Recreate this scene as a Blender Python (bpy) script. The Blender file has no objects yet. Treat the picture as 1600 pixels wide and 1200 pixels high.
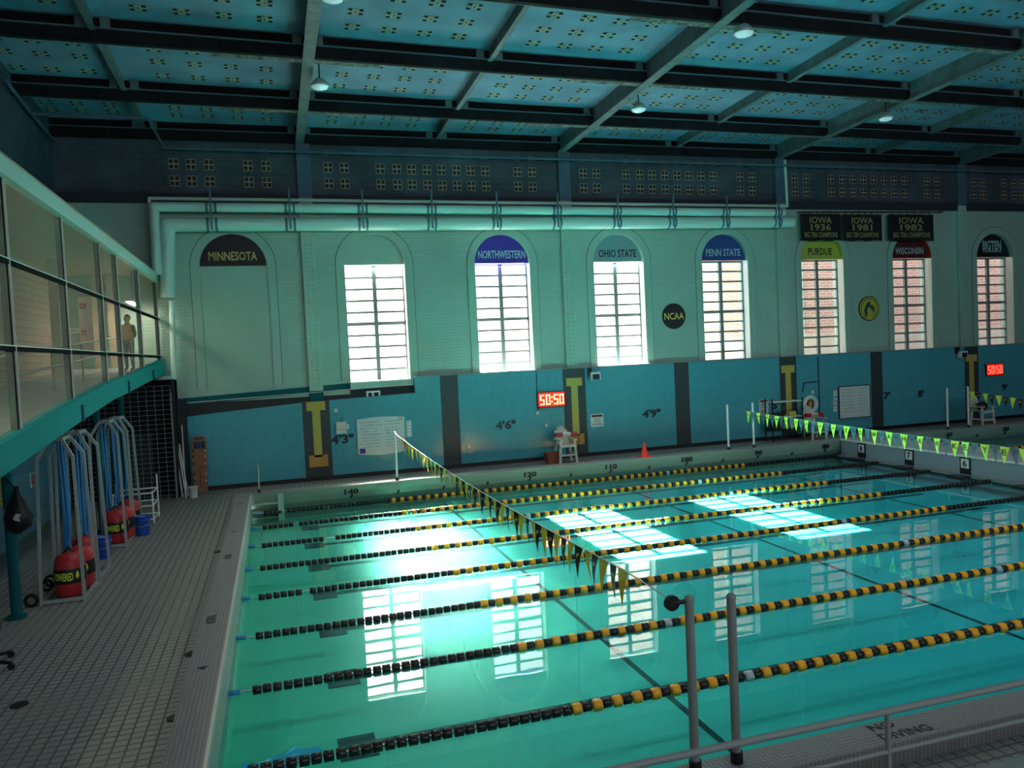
import bpy, bmesh, math, random
from mathutils import Vector, Matrix
random.seed(7)
SC = bpy.context.scene
COL = SC.collection
# ------------------------------------------------------------------ camera
F, YAW, PITCH, ROLL = 1220.4, 0.295, -0.041, -0.047
CAM = Vector((0.911, -25.535, 4.685))
_f = Vector((math.sin(YAW)*math.cos(PITCH), math.cos(YAW)*math.cos(PITCH), math.sin(PITCH)))
_r = Vector((math.cos(YAW), -math.sin(YAW), 0)); _u = _r.cross(_f)
_c, _s = math.cos(ROLL), math.sin(ROLL)
RGT, UPV = _c*_r + _s*_u, -_s*_r + _c*_u
def P(u, v, ax, val):
    """photo pixel -> point on the plane (axis ax = val)"""
    d = RGT*((u-800)/F) + UPV*(-(v-600)/F) + _f
    t = (val-CAM[ax])/d[ax]
    return CAM + d*t
cd = bpy.data.cameras.new('camera'); cam = bpy.data.objects.new('camera', cd); COL.objects.link(cam)
cd.sensor_width = 36; cd.lens = F/1600*36; cd.clip_end = 400
cam.matrix_world = Matrix(((RGT.x, UPV.x, -_f.x, CAM.x), (RGT.y, UPV.y, -_f.y, CAM.y), (RGT.z, UPV.z, -_f.z, CAM.z), (0, 0, 0, 1)))
SC.camera = cam
# ------------------------------------------------------------------ world, sun, exposure
wd = bpy.data.worlds.new('sky'); SC.world = wd; wd.use_nodes = True
wd.node_tree.nodes['Background'].inputs[0].default_value = (0.88, 0.94, 1.0, 1)
wd.node_tree.nodes['Background'].inputs[1].default_value = 2.3
sd = bpy.data.lights.new('sun', 'SUN'); sd.energy = 90; sd.angle = 0.009; sd.color = (1, .97, .9)
so = bpy.data.objects.new('sun', sd); COL.objects.link(so)
so.rotation_euler = Vector((0.01, -1, -0.69)).to_track_quat('-Z', 'Y').to_euler()
so.location = (10, 30, 30)
vs = SC.view_settings; vs.view_transform = 'Standard'; vs.look = 'None'; vs.gamma = 1; vs.use_curve_mapping = False
vs.exposure = 1.8
SC.cycles.use_denoising = True
SC.cycles.max_bounces = 10; SC.cycles.diffuse_bounces = 6; SC.cycles.glossy_bounces = 4
SC.cycles.transparent_max_bounces = 24; SC.cycles.transmission_bounces = 6
SC.cycles.sample_clamp_indirect = 0

# ------------------------------------------------------------------ materials
def lin(c):
    if isinstance(c, str):
        c = [int(c[i:i+2], 16)/255 for i in (0, 2, 4)]
    return tuple((x/12.92 if x <= .04045 else ((x+.055)/1.055)**2.4) for x in c) + (1,)
MATS = {}
def mat(name, col='808080', rough=.6, metal=0, emit=None, estr=1, spec=.5, noise=None, nscale=4, bump=0, bscale=30):
    if name in MATS: return MATS[name]
    m = bpy.data.materials.new(name); m.use_nodes = True; nt = m.node_tree; b = nt.nodes['Principled BSDF']
    b.inputs['Base Color'].default_value = lin(col); b.inputs['Roughness'].default_value = rough
    b.inputs['Metallic'].default_value = metal; b.inputs['Specular IOR Level'].default_value = spec
    if emit: b.inputs['Emission Color'].default_value = lin(emit); b.inputs['Emission Strength'].default_value = estr
    if noise or bump:
        tc = nt.nodes.new('ShaderNodeNewGeometry')
    if noise:
        n = nt.nodes.new('ShaderNodeTexNoise'); n.inputs['Scale'].default_value = nscale; n.inputs['Detail'].default_value = 6
        nt.links.new(tc.outputs['Position'], n.inputs['Vector'])
        r = nt.nodes.new('ShaderNodeValToRGB'); r.color_ramp.elements[0].color = lin(col); r.color_ramp.elements[1].color = lin(noise)
        r.color_ramp.elements[0].position = .35; r.color_ramp.elements[1].position = .7
        nt.links.new(n.outputs[0], r.inputs[0]); nt.links.new(r.outputs[0], b.inputs['Base Color'])
    if bump:
        n2 = nt.nodes.new('ShaderNodeTexNoise'); n2.inputs['Scale'].default_value = bscale
        nt.links.new(tc.outputs['Position'], n2.inputs['Vector'])
        bp = nt.nodes.new('ShaderNodeBump'); bp.inputs['Strength'].default_value = bump; bp.inputs['Distance'].default_value = .02
        nt.links.new(n2.outputs[0], bp.inputs['Height']); nt.links.new(bp.outputs[0], b.inputs['Normal'])
    MATS[name] = m
    return m
def brickmat(name, c1, c2, mortar, w, h, ms, axes='XZ', rough=.6, bump=.3, offset=.5, spec=.5, dirt=None, tilt=0, dscale=.6):
    """tiles or bricks from a brick texture laid in two world axes (metres)"""
    m = bpy.data.materials.new(name); m.use_nodes = True; nt = m.node_tree; b = nt.nodes['Principled BSDF']; N = nt.nodes.new
    g = N('ShaderNodeNewGeometry'); sx = N('ShaderNodeSeparateXYZ'); cx = N('ShaderNodeCombineXYZ'); K = nt.links.new
    K(g.outputs['Position'], sx.inputs[0]); K(sx.outputs[axes[0]], cx.inputs[0]); K(sx.outputs[axes[1]], cx.inputs[1])
    t = N('ShaderNodeTexBrick'); K(cx.outputs[0], t.inputs['Vector'])
    t.inputs['Scale'].default_value = 1; t.inputs['Brick Width'].default_value = w; t.inputs['Row Height'].default_value = h
    t.inputs['Mortar Size'].default_value = ms; t.inputs['Mortar Smooth'].default_value = .3; t.offset = offset
    t.inputs['Color1'].default_value = lin(c1); t.inputs['Color2'].default_value = lin(c2); t.inputs['Mortar'].default_value = lin(mortar)
    out = t.outputs['Color']
    if dirt:
        n = N('ShaderNodeTexNoise'); n.inputs['Scale'].default_value = dscale; n.inputs['Detail'].default_value = 8; K(g.outputs['Position'], n.inputs['Vector'])
        r = N('ShaderNodeMapRange'); r.inputs[1].default_value = .45; r.inputs[2].default_value = .75; K(n.outputs[0], r.inputs[0])
        mx = N('ShaderNodeMix'); mx.data_type = 'RGBA'; mx.inputs['B'].default_value = lin(dirt)
        K(r.outputs[0], mx.inputs['Factor']); K(out, mx.inputs['A']); out = mx.outputs['Result']
    K(out, b.inputs['Base Color']); b.inputs['Roughness'].default_value = rough; b.inputs['Specular IOR Level'].default_value = spec
    inv = N('ShaderNodeMath'); inv.operation = 'SUBTRACT'; inv.inputs[0].default_value = 1; K(t.outputs['Fac'], inv.inputs[1])
    hgt = inv.outputs[0]
    if tilt:
        n = N('ShaderNodeTexNoise'); n.inputs['Scale'].default_value = tilt; K(g.outputs['Position'], n.inputs['Vector'])
        ad = N('ShaderNodeMath'); ad.operation = 'MULTIPLY_ADD'; K(n.outputs[0], ad.inputs[0]); ad.inputs[1].default_value = 2.0; K(hgt, ad.inputs[2]); hgt = ad.outputs[0]
    bp = N('ShaderNodeBump'); bp.inputs['Strength'].default_value = bump; bp.inputs['Distance'].default_value = .01
    K(hgt, bp.inputs['Height']); K(bp.outputs[0], b.inputs['Normal'])
    MATS[name] = m
    return m
def transmat(name, tint, mixcol=None, fac=.3, gloss=True, ior=1.33, rough=0.0, translucent=False, bump=0, bscale=1.0):
    """see-through sheet: transparent tint, optional diffuse share, Fresnel gloss"""
    m = bpy.data.materials.new(name); m.use_nodes = True; nt = m.node_tree; N = nt.nodes.new; K = nt.links.new
    nt.nodes.remove(nt.nodes['Principled BSDF']); out = nt.nodes['Material Output']
    tr = N('ShaderNodeBsdfTransparent'); tr.inputs[0].default_value = lin(tint); s = tr.outputs[0]
    if mixcol:
        d = N('ShaderNodeBsdfTranslucent' if translucent else 'ShaderNodeBsdfDiffuse'); d.inputs[0].default_value = lin(mixcol)
        mx = N('ShaderNodeMixShader'); mx.inputs[0].default_value = fac; K(s, mx.inputs[1]); K(d.outputs[0], mx.inputs[2]); s = mx.outputs[0]
    if gloss:
        gl = N('ShaderNodeBsdfGlossy'); gl.inputs['Roughness'].default_value = rough
        lw = N('ShaderNodeLayerWeight'); lw.inputs[0].default_value = .5; f0 = ((ior-1)/(ior+1))**2   # Schlick, same from both sides
        pw = N('ShaderNodeMath'); pw.operation = 'POWER'; pw.inputs[1].default_value = 5; K(lw.outputs['Facing'], pw.inputs[0])
        fr = N('ShaderNodeMath'); fr.operation = 'MULTIPLY_ADD'; fr.inputs[1].default_value = 1-f0; fr.inputs[2].default_value = f0; K(pw.outputs[0], fr.inputs[0])
        if bump:
            g = N('ShaderNodeNewGeometry'); n = N('ShaderNodeTexNoise'); n.inputs['Scale'].default_value = bscale; n.inputs['Detail'].default_value = 2
            K(g.outputs['Position'], n.inputs['Vector'])
            bp = N('ShaderNodeBump'); bp.inputs['Strength'].default_value = bump; bp.inputs['Distance'].default_value = .05
            K(n.outputs[0], bp.inputs['Height']); K(bp.outputs[0], gl.inputs['Normal'])
        mx2 = N('ShaderNodeMixShader'); K(fr.outputs[0], mx2.inputs[0]); K(s, mx2.inputs[1]); K(gl.outputs[0], mx2.inputs[2]); s = mx2.outputs[0]
    K(s, out.inputs[0]); MATS[name] = m
    return m
M = MATS
mat('joint_dark', '44625a', .8); mat('mint_paint', '97b7a8', .5)
mat('column_paint', '9bbdae', .45, noise='8fb2a2', nscale=3)
mat('slate_blue', '42586a', .7, noise='4c6678', nscale=1.2)
mat('slate_dark', '1d2730', .7)
mat('purlin_black', '0d1012', .8, noise='171c1f', nscale=2, spec=.2)
mat('girder_grey', '647576', .6, noise='4e5c5d', nscale=3)
mat('ceiling_teal', '7a92a8', .85, noise='667e94', nscale=.9)
mat('lip_lit', '55626a', .7); mat('tan_patch', 'a59a84', .9); mat('hole_black', '0a0c0c', 1)
mat('peeling', '3b3a34', .9, noise='8f8d7f', nscale=6)
mat('pipe_mint', 'bfe0d4', .4); mat('bracket_teal', '4b7680', .5)
mat('white', 'd8dcd8', .5); mat('offwhite', 'c4c8bd', .55); mat('grey', '808684', .5); mat('black', '0c0d0e', .5); mat('black_rubber', '0b0b0c', .7)
mat('teal_paint', '1f8f8c', .85, spec=.1); mat('teal_dark', '0e5a60', .8, spec=.2)
mat('gold', 'b7a64e', .6); mat('gold_orange', 'b98f3f', .6)
mat('yellow_flag', 'd9ec3c', .6); mat('red', 'b3272b', .5); mat('red_cone', 'f0382a', .5); mat('blue', '1d4fae', .4)
mat('rope_blue', '2f7fb8', .5); mat('alu', 'aab4b2', .35, metal=.4); mat('steel', 'b9c0c0', .25, metal=.8)
mat('float_black', '060707', .35); mat('float_yellow', 'efa414', .35); mat('float_white', 'a6b4b8', .35)
mat('wood_board', '8a5a36', .5, noise='7a4c2c', nscale=8); mat('skin', 'b98a6e', .6); mat('hair', '2a211c', .8)
mat('led_red', '300404', .4, emit='ff1a10', estr=.5); mat('led_digit', 'ffd27a', .4, emit='ffd070', estr=1.4); mat('led_digit_red', 'ff5040', .4, emit='ff4a3a', estr=1.2)
mat('maroon', '2a1218', .6); mat('purple', '34249a', .5); mat('greyblue', '6f9399', .5); mat('royal', '0e3f86', .5); mat('yellowgreen', 'a9b84a', .5); mat('wine', '4a1620', .5); mat('near_black', '0b0d12', .5)
mat('letter_warm', 'ecc95e', .6); mat('letter_gold', 'c9b070', .6); mat('letter_pale', '9cc3c4', .6); mat('sign_yellow', 'b0aa3c', .6); mat('warm_wall', 'b59f84', .7); mat('line_dark', '1f4a4c', .6); mat('banner_black', '08090a', .9, noise='14171a', nscale=3); mat('banner_text', '8c8a60', .9)
mat('paper', 'c9d6d0', .7); mat('ink', '5d7f86', .7); mat('board_white', 'c8d6d2', .2); mat('cardboard', '8a4a3a', .8)
mat('post_dark', '14191b', .9, spec=.1); mat('gutter', '84998c', .5); mat('bulkhead_grey', '8b98a2', .5); mat('lamp_lens', 'd8e8ea', .3, emit='dff4ff', estr=.06); mat('tarmac', '3c3c3a', .9); mat('concrete', '9ca3a3', .7, noise='8b9292', nscale=2)
brickmat('brick_paint', '9dbbad', '98b6a8', '83a294', .95, .115, .006, 'XZ', .5, .6, dirt='8fae9f')
brickmat('brick_warm', 'b29c86', 'a8927d', '857566', .40, .2, .012, 'YZ', .7, .4)
brickmat('tile_wall', '4fa0ae', '4b9caa', '428e9b', .12, .30, .006, 'XZ', .18, .25, offset=0, tilt=3.5)
brickmat('tile_left', '6a9cb8', '6596b2', '4f7c96', .12, .30, .006, 'YZ', .3, .25, offset=0, tilt=3.5)
brickmat('tile_dark', '39474a', '2f3b3e', '20282a', .05, .05, .006, 'XZ', .5, .2)
brickmat('deck_tile', '8c8f88', '848781', '504e48', .155, .145, .015, 'XY', .6, .6, offset=0, dirt='7a7c75')
brickmat('coping_tile', '93918f', '8a8886', '6b6966', .05, .05, .006, 'XY', .5, .3, offset=0)
brickmat('outer_brick', 'd29c90', 'ca8e82', 'e2c8c0', .42, .14, .02, 'XZ', .8, .2)
brickmat('slate_block', '3a464e', '35414a', '272f36', .42, .21, .012, 'XZ', .7, .4, dirt='4c5c66')
brickmat('slate_block_side', '354757', '304252', '26343f', .42, .21, .012, 'YZ', .7, .4, dirt='455e6e')
transmat('glass', 'f2f6f6', ior=1.45)
transmat('screen_mesh', 'ffffff', 'c2b49e', .36, gloss=False)
transmat('water', 'c2f2ef', ior=1.33, bump=.02, bscale=.8)
transmat('pennant_gold', 'ffffff', 'b79c2c', .97, gloss=False, translucent=True)
transmat('pennant_blue', 'ffffff', '5d6f78', .75, gloss=False)
# frosted pane: rough refraction scatters the sun into a soft pool
fm = bpy.data.materials.new('frosted'); fm.use_nodes = True; nt = fm.node_tree; nt.nodes.remove(nt.nodes['Principled BSDF'])
rf = nt.nodes.new('ShaderNodeBsdfRefraction'); rf.inputs['Roughness'].default_value = .6; rf.inputs['IOR'].default_value = 1.18; rf.inputs['Color'].default_value = (.5, .56, .5, 1)
tl = nt.nodes.new('ShaderNodeBsdfTranslucent'); mx = nt.nodes.new('ShaderNodeMixShader'); mx.inputs[0].default_value = .1
rf2 = nt.nodes.new('ShaderNodeBsdfRefraction'); rf2.inputs['Roughness'].default_value = .6; rf2.inputs['IOR'].default_value = .85; rf2.inputs['Color'].default_value = (.5, .56, .5, 1)
m2 = nt.nodes.new('ShaderNodeMixShader'); nt.links.new(rf.outputs[0], m2.inputs[1]); nt.links.new(rf2.outputs[0], m2.inputs[2])
nt.links.new(m2.outputs[0], mx.inputs[1]); nt.links.new(tl.outputs[0], mx.inputs[2]); nt.links.new(mx.outputs[0], nt.nodes['Material Output'].inputs[0]); MATS['frosted'] = fm
# pool floor: white plaster, greener at the shallow left end, bluer to the right
pm = mat('pool_plaster', 'd8efe8', .5); nt = pm.node_tree; b = nt.nodes['Principled BSDF']
g = nt.nodes.new('ShaderNodeNewGeometry'); sx = nt.nodes.new('ShaderNodeSeparateXYZ'); nt.links.new(g.outputs['Position'], sx.inputs[0])
mr = nt.nodes.new('ShaderNodeMapRange'); mr.inputs[1].default_value = 0; mr.inputs[2].default_value = 13; nt.links.new(sx.outputs[0], mr.inputs[0])
rp = nt.nodes.new('ShaderNodeValToRGB'); rp.color_ramp.elements[0].color = lin('63dcb4'); rp.color_ramp.elements[1].color = lin('45d6e6')
nt.links.new(mr.outputs[0], rp.inputs[0]); nt.links.new(rp.outputs[0], b.inputs['Base Color'])

# ------------------------------------------------------------------ helpers
def wloc(o):
    v = Vector((0, 0, 0))
    while o is not None:
        v += o.location; o = o.parent
    return v
def tag(o, label=None, cat=None, group=None, kind=None):
    if label: o['label'] = label
    if cat: o['category'] = cat
    if group: o['group'] = group
    if kind: o['kind'] = kind
    return o
def thing(name, loc, label, cat, group=None, kind=None, rz=0):
    o = bpy.data.objects.new(name, None); o.empty_display_size = .2; COL.objects.link(o)
    o.location = loc; o.rotation_euler.z = rz
    return tag(o, label, cat, group, kind)
class MB:
    def __init__(s): s.v, s.f, s.m, s.sm = [], [], [], []
    def add(s, vs_, fs, mi=0, smooth=False):
        k = len(s.v); s.v += [tuple(v) for v in vs_]
        for f in fs: s.f.append(tuple(i+k for i in f)); s.m.append(mi); s.sm.append(smooth)
        return s
    def box(s, x0, x1, y0, y1, z0, z1, mi=0):
        v = [(x, y, z) for x in (x0, x1) for y in (y0, y1) for z in (z0, z1)]
        return s.add(v, [(0, 1, 3, 2), (4, 6, 7, 5), (0, 4, 5, 1), (2, 3, 7, 6), (0, 2, 6, 4), (1, 5, 7, 3)], mi)
    def hexa(s, v, mi=0):   # 4 bottom (ccw) then 4 top
        return s.add(v, [(3, 2, 1, 0), (4, 5, 6, 7), (0, 1, 5, 4), (1, 2, 6, 5), (2, 3, 7, 6), (3, 0, 4, 7)], mi)
    def cyl(s, a, b, r, n=10, r2=None, mi=0, cap=True):
        a, b = Vector(a), Vector(b); d = (b-a).normalized(); r2 = r if r2 is None else r2
        x = d.orthogonal().normalized(); y = d.cross(x)
        v = [a+(x*math.cos(t)+y*math.sin(t))*r for t in [2*math.pi*i/n for i in range(n)]] + [b+(x*math.cos(t)+y*math.sin(t))*r2 for t in [2*math.pi*i/n for i in range(n)]]
        s.add(v, [(i, (i+1) % n, n+(i+1) % n, n+i) for i in range(n)], mi, True)
        if cap: s.add(v, [tuple(range(n-1, -1, -1)), tuple(range(n, 2*n))], mi)
        return s
    def tube(s, pts, r, n=8, mi=0):
        pts = [Vector(p) for p in pts]
        for i in range(len(pts)-1): s.cyl(pts[i], pts[i+1], r, n, mi=mi, cap=True)
        return s
    def bar(s, a, b, w, h, up=(0, 0, 1), mi=0):
        a, b = Vector(a), Vector(b); d = (b-a).normalized(); up = Vector(up)
        x = d.cross(up).normalized()*(w/2); y = x.cross(d).normalized()*(h/2)
        v = [a-x-y, a+x-y, a+x+y, a-x+y, b-x-y, b+x-y, b+x+y, b-x+y]
        return s.add(v, [(3, 2, 1, 0), (4, 5, 6, 7), (0, 1, 5, 4), (1, 2, 6, 5), (2, 3, 7, 6), (3, 0, 4, 7)], mi)
    def prism(s, poly, ax, a, b, mi=0):
        """polygon in the two other axes, extruded along ax from a to b"""
        def mk(p, t): v = [p[0], p[1]]; v.insert(ax, t); return tuple(v)
        n = len(poly); v = [mk(p, a) for p in poly]+[mk(p, b) for p in poly]
        return s.add(v, [tuple(range(n-1, -1, -1)), tuple(range(n, 2*n))]+[(i, (i+1) % n, n+(i+1) % n, n+i) for i in range(n)], mi)
    def lathe(s, prof, c=(0, 0, 0), ax=2, n=16, mi=0):
        c = Vector(c); v = []
        for r, h in prof:
            for i in range(n):
                t = 2*math.pi*i/n; q = [r*math.cos(t), r*math.sin(t)]; q.insert(ax, h); v.append(Vector(q)+c)
        k = len(prof)
        fs = [(j*n+i, j*n+(i+1) % n, (j+1)*n+(i+1) % n, (j+1)*n+i) for j in range(k-1) for i in range(n)]
        s.add(v, fs, mi, True)
        s.add(v[:n], [tuple(range(n))], mi); s.add(v[-n:], [tuple(range(n))], mi)
        return s
    def sphere(s, c, r, n=12, sc=(1, 1, 1), mi=0):
        k = n//2
        prof = [(max(1e-4, math.sin(math.pi*j/k))*r, -math.cos(math.pi*j/k)*r) for j in range(k+1)]
        b = MB().lathe(prof, n=n)
        return s.add([(c[0]+v[0]*sc[0], c[1]+v[1]*sc[1], c[2]+v[2]*sc[2]) for v in b.v], b.f, mi, True)
    def mesh(s, name, mats):
        me = bpy.data.meshes.new(name); me.from_pydata(s.v, [], s.f)
        for m in (mats if isinstance(mats, (list, tuple)) else [mats]): me.materials.append(MATS[m])
        me.polygons.foreach_set('material_index', s.m); me.polygons.foreach_set('use_smooth', s.sm)
        bm = bmesh.new(); bm.from_mesh(me); bmesh.ops.recalc_face_normals(bm, faces=bm.faces); bm.to_mesh(me); bm.free()
        me.update()
        return me
    def build(s, name, mats, parent=None, label=None, cat=None, group=None, kind=None, local=False, base=None):
        """world coordinates unless local; a lone object gets its origin at its base centre"""
        if parent is not None:
            off = Vector((0, 0, 0)) if local else wloc(parent); loc = Vector((0, 0, 0))
        elif base is not None: off = loc = Vector(base)
        else:
            xs, ys, zs = zip(*s.v); off = loc = Vector(((min(xs)+max(xs))/2, (min(ys)+max(ys))/2, min(zs)))
        if off.length: s.v = [(v[0]-off.x, v[1]-off.y, v[2]-off.z) for v in s.v]
        o = bpy.data.objects.new(name, s.mesh(name, mats)); COL.objects.link(o); o.location = loc
        if parent is not None: o.parent = parent
        return tag(o, label, cat, group, kind)
def inst(name, me, loc, parent=None, rot=None, scale=None):
    o = bpy.data.objects.new(name, me); COL.objects.link(o)
    o.location = Vector(loc) - (wloc(parent) if parent is not None else Vector((0, 0, 0)))
    if parent is not None: o.parent = parent
    if rot: o.rotation_euler = rot
    if scale: o.scale = scale
    return o
_tc = {}
def text_geo(s, bold=0.0):
    k = (s, bold)
    if k in _tc: return _tc[k]
    cu = bpy.data.curves.new('lettering', 'FONT'); cu.body = s; cu.size = 1; cu.offset = bold; cu.resolution_u = 2
    ob = bpy.data.objects.new('lettering', cu); COL.objects.link(ob)
    dg = bpy.context.evaluated_depsgraph_get(); ev = ob.evaluated_get(dg); me = ev.to_mesh()
    v = [(p.co.x, p.co.y) for p in me.vertices]; f = [tuple(p.vertices) for p in me.polygons]
    ev.to_mesh_clear(); bpy.data.objects.remove(ob); bpy.data.curves.remove(cu)
    x0, x1 = min(p[0] for p in v), max(p[0] for p in v); y0, y1 = min(p[1] for p in v), max(p[1] for p in v)
    v = [((p[0]-x0)/(x1-x0)-.5, (p[1]-y0)/(y1-y0)-.5) for p in v]
    _tc[k] = (v, f)
    return _tc[k]
def lettering(s, c, ux, uy, w, h, m, parent, bold=.0, off=.004, name='lettering', local=False):
    """flat print: text centred at c, running along ux, upright along uy, w x h metres, lifted off the surface"""
    v, f = text_geo(s, bold); c, ux, uy = Vector(c), Vector(ux).normalized(), Vector(uy).normalized(); n = ux.cross(uy)
    mb = MB().add([c+ux*p[0]*w+uy*p[1]*h+n*off for p in v], f)
    return mb.build(name, m, parent, local=local)
XA, YA, ZA = Vector((1, 0, 0)), Vector((0, 1, 0)), Vector((0, 0, 1))

# ------------------------------------------------------------------ main dimensions
ZD, ZC = .40, .62              # deck, raised pool curb
YT, YB, YG = 3.20, 3.50, 3.95  # tiled wainscot, brick face, window glass
XL, XR = -5.6, 52.0
YN = -33.0
PW = -18.9                     # near edge of pool
XBK = 22.05                    # bulkhead
ROOF0 = 12.37
def zroof(y): return ROOF0 + .022*(3.5-y)     # underside of girders; rises gently from the far wall
CEIL = .62                     # ceiling above girder underside
WX = [-.22+4.9*k for k in range(8)]; WW = 1.11; WZ0, WZ1 = 3.85, 8.12
COLX = [2.34+9.88*k for k in range(5)]

# ------------------------------------------------------------------ pool, decks
def pool_floor_z(y): return -.36 + .0085*y
mb = MB()
xs = (0, XBK, 45.7); ys = (.45, PW)
mb.add([(0, .45, pool_floor_z(.45)), (45.7, .45, pool_floor_z(.45)), (45.7, PW, pool_floor_z(PW)), (0, PW, pool_floor_z(PW))], [(3, 2, 1, 0)])
mb.add([(0, .45, -1), (0, PW, -1), (0, PW, .1), (0, .45, .1)], [(0, 1, 2, 3)])
mb.add([(0, PW, -1), (45.7, PW, -1), (45.7, PW, .1), (0, PW, .1)], [(0, 1, 2, 3)])
mb.add([(45.7, PW, -1), (45.7, .45, -1), (45.7, .45, .1), (45.7, PW, .1)], [(0, 1, 2, 3)])
mb.add([(0, .45, -1), (45.7, .45, -1), (45.7, .45, .1), (0, .45, .1)], [(3, 2, 1, 0)])
basin = mb.build('pool_basin', 'pool_plaster', label='pale plastered pool basin under the turquoise water', cat='pool', kind='structure', base=(22, -9, -1))
LANE = 2.32
for k in range(8):
    yc = -1.16-LANE*k
    z = pool_floor_z(yc)+.006
    MB().box(1.75, 20.3, yc-.11, yc+.11, z-.004, z).build('lane_line', 'line_dark', basin)
    MB().box(1.45, 1.95, yc-.32, yc+.32, z-.003, z+.002).build('lane_line_end', 'line_dark', basin)
for x in (6.2, 12.6, 18.9):
    mb = MB()
    mb.add([(x-.05, .4, pool_floor_z(.4)+.004), (x+.05, .4, pool_floor_z(.4)+.004), (x+.05, PW, pool_floor_z(PW)+.004), (x-.05, PW, pool_floor_z(PW)+.004)], [(0, 1, 2, 3)])
    mb.build('cross_line', 'line_dark', basin)
w = MB().add([(0, .45, 0), (45.7, .45, 0), (45.7, PW, 0), (0, PW, 0)], [(3, 2, 1, 0)]).build('pool_water', 'water', label='still turquoise water filling the swimming pool', cat='water', kind='stuff', base=(22, -9, 0))
# decks (a ring round the pool)
mb = MB()
mb.box(XL, -.42, YN, YB, ZD-.3, ZD); mb.box(-.42, XR, .42, YB, ZD-.3, ZD); mb.box(-.42, XR, YN, PW-.42, ZD-.3, ZD); mb.box(46.1, XR, PW-.42, .42, ZD-.3, ZD)
floor = mb.build('floor', 'deck_tile', label='grey woven-pattern tiled pool deck', cat='floor', kind='structure', base=(-3, -10, ZD))
# raised curb with concave gutter face
curb = thing('pool_curb', (22, -9, 0), 'raised tiled curb around the pool with distance numbers', 'curb', kind='structure')
prof = [(0, ZC), (.0, ZC-.04), (.05, .42), (.14, .22), (.3, .06), (.5, -.05), (.5, -.3), (.42, -.3), (.42, ZC)]
MB().prism([(y, z) for y, z in prof], 0, -.42, 46.1).build('gutter_face', 'gutter', curb)
MB().box(-.42, 46.1, .0, .43, ZC-.002, ZC+.012).build('curb_cap', 'coping_tile', curb)
MB().box(-.42, 0, PW-.42, .0, ZD-.3, ZC+.008).build('curb_cap', 'coping_tile', curb)
MB().box(-.005, .035, PW, 0, .52, ZC+.012).build('edge_strip', 'offwhite', curb)
MB().box(-.03, .02, PW, 0, -.3, .53).build('gutter_face', 'mint_paint', curb)
MB().box(0, 46.1, PW-.42, PW, -.3, ZC+.008).build('curb_cap', 'coping_tile', curb)
MB().box(45.7, 46.1, PW, .0, -.3, ZC+.008).build('curb_cap', 'coping_tile', curb)
def yface(z): return .05+(.42-z)/.2*.09
for ft in range(30, 145, 5):
    x = 3.09+(140-ft)*.3048
    if ft % 10 == 0 and ft != 130:
        lettering(str(ft), (x, .045, .43), XA, Vector((0, -.22, 1)), .46 if ft > 99 else .34, .19, 'black', curb, .05, off=.02, name='distance_number')
    if not 66 < ft < 78:
        MB().bar((x-.03, .10, .2), (x+.03, .06, .32), .05, .02, up=(0, 1, 0)).build('distance_tick', 'black', curb)
# NO DIVING on near curb, depth marks on left curb
lettering('NO', (6.72, -19.0, ZC+.008), XA, YA, .3, .13, 'black', curb, .02, name='warning_text')
lettering('DIVING', (6.85, -19.19, ZC+.008), XA, YA, .62, .13, 'black', curb, .02, name='warning_text')
for u, v, t in [(330, 968, 'NO DIVING'), (317, 1044, '4'), (356, 870, 'NO DIVING'), (366, 831, '4'), (374, 787, '3 6')]:
    p = P(u, v, 2, ZC+.008); lettering(t, p, YA, -XA, .14 if len(t) == 1 else .42, .15, 'black', curb, .02, name='warning_text')
# corner steps recess
st = thing('pool_steps', (.3, .1, 0), 'pale recessed pool steps in the far left corner', 'steps', kind='structure')
for z in (.32, .05, -.12): MB().box(.03, .8, -.06, .35, z-.035, z).build('step', 'mint_paint', st)
MB().box(.8, .98, -.07, .4, -.25, ZC-.03).build('step_pier', 'mint_paint', st)
# bulkhead
bh = thing('bulkhead', (XBK+1, -9, 0), 'white bulkhead crossing the pool with lane numbers', 'bulkhead')
MB().box(XBK, XBK+1.9, PW, -.02, -.25, ZC).build('body', 'bulkhead_grey', bh)
MB().box(XBK-.03, XBK+1.95, PW, -.02, ZC, ZC+.05).build('deck_top', 'concrete', bh)
MB().box(XBK-.05, XBK, PW, -.02, ZC-.0, ZC+.06).build('edge_strip', 'white', bh)
MB().box(XBK-.12, XBK, PW, -.02, -.02, .06).build('water_lip', 'grey', bh)
for i, n in enumerate('87654321'):
    y = -1.16-LANE*i
    pl = MB().box(XBK-.03, XBK, y-.2, y+.2, .05, ZC+.04).build('number_plate', 'near_black', bh)
    MB().box(XBK-.036, XBK-.031, y-.15, y+.15, .26, .56).build('number_panel', 'white', pl)
    lettering(n, (XBK-.04, y, .41), -YA, ZA, .15, .22, 'near_black', pl, .03, name='lane_number')
    MB().box(XBK-.5, XBK-.08, y-.28, y+.28, -.04, .05).build('step_block', 'near_black', bh)
    MB().bar((XBK-.5, y-.9, .03), (XBK-.5, y+.9, .03), .06, .05).build('grab_bar', 'near_black', bh)

# ------------------------------------------------------------------ far wall
def arch_pts(xc, w, z0, n=16):
    return [(xc+w*math.cos(t), z0+w*math.sin(t)*1.0) for t in [math.pi*i/n for i in range(n+1)]]
wall = thing('wall_far', (15, YB, ZD), 'mint painted brick wall pierced by tall arched windows', 'wall', kind='structure')
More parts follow.
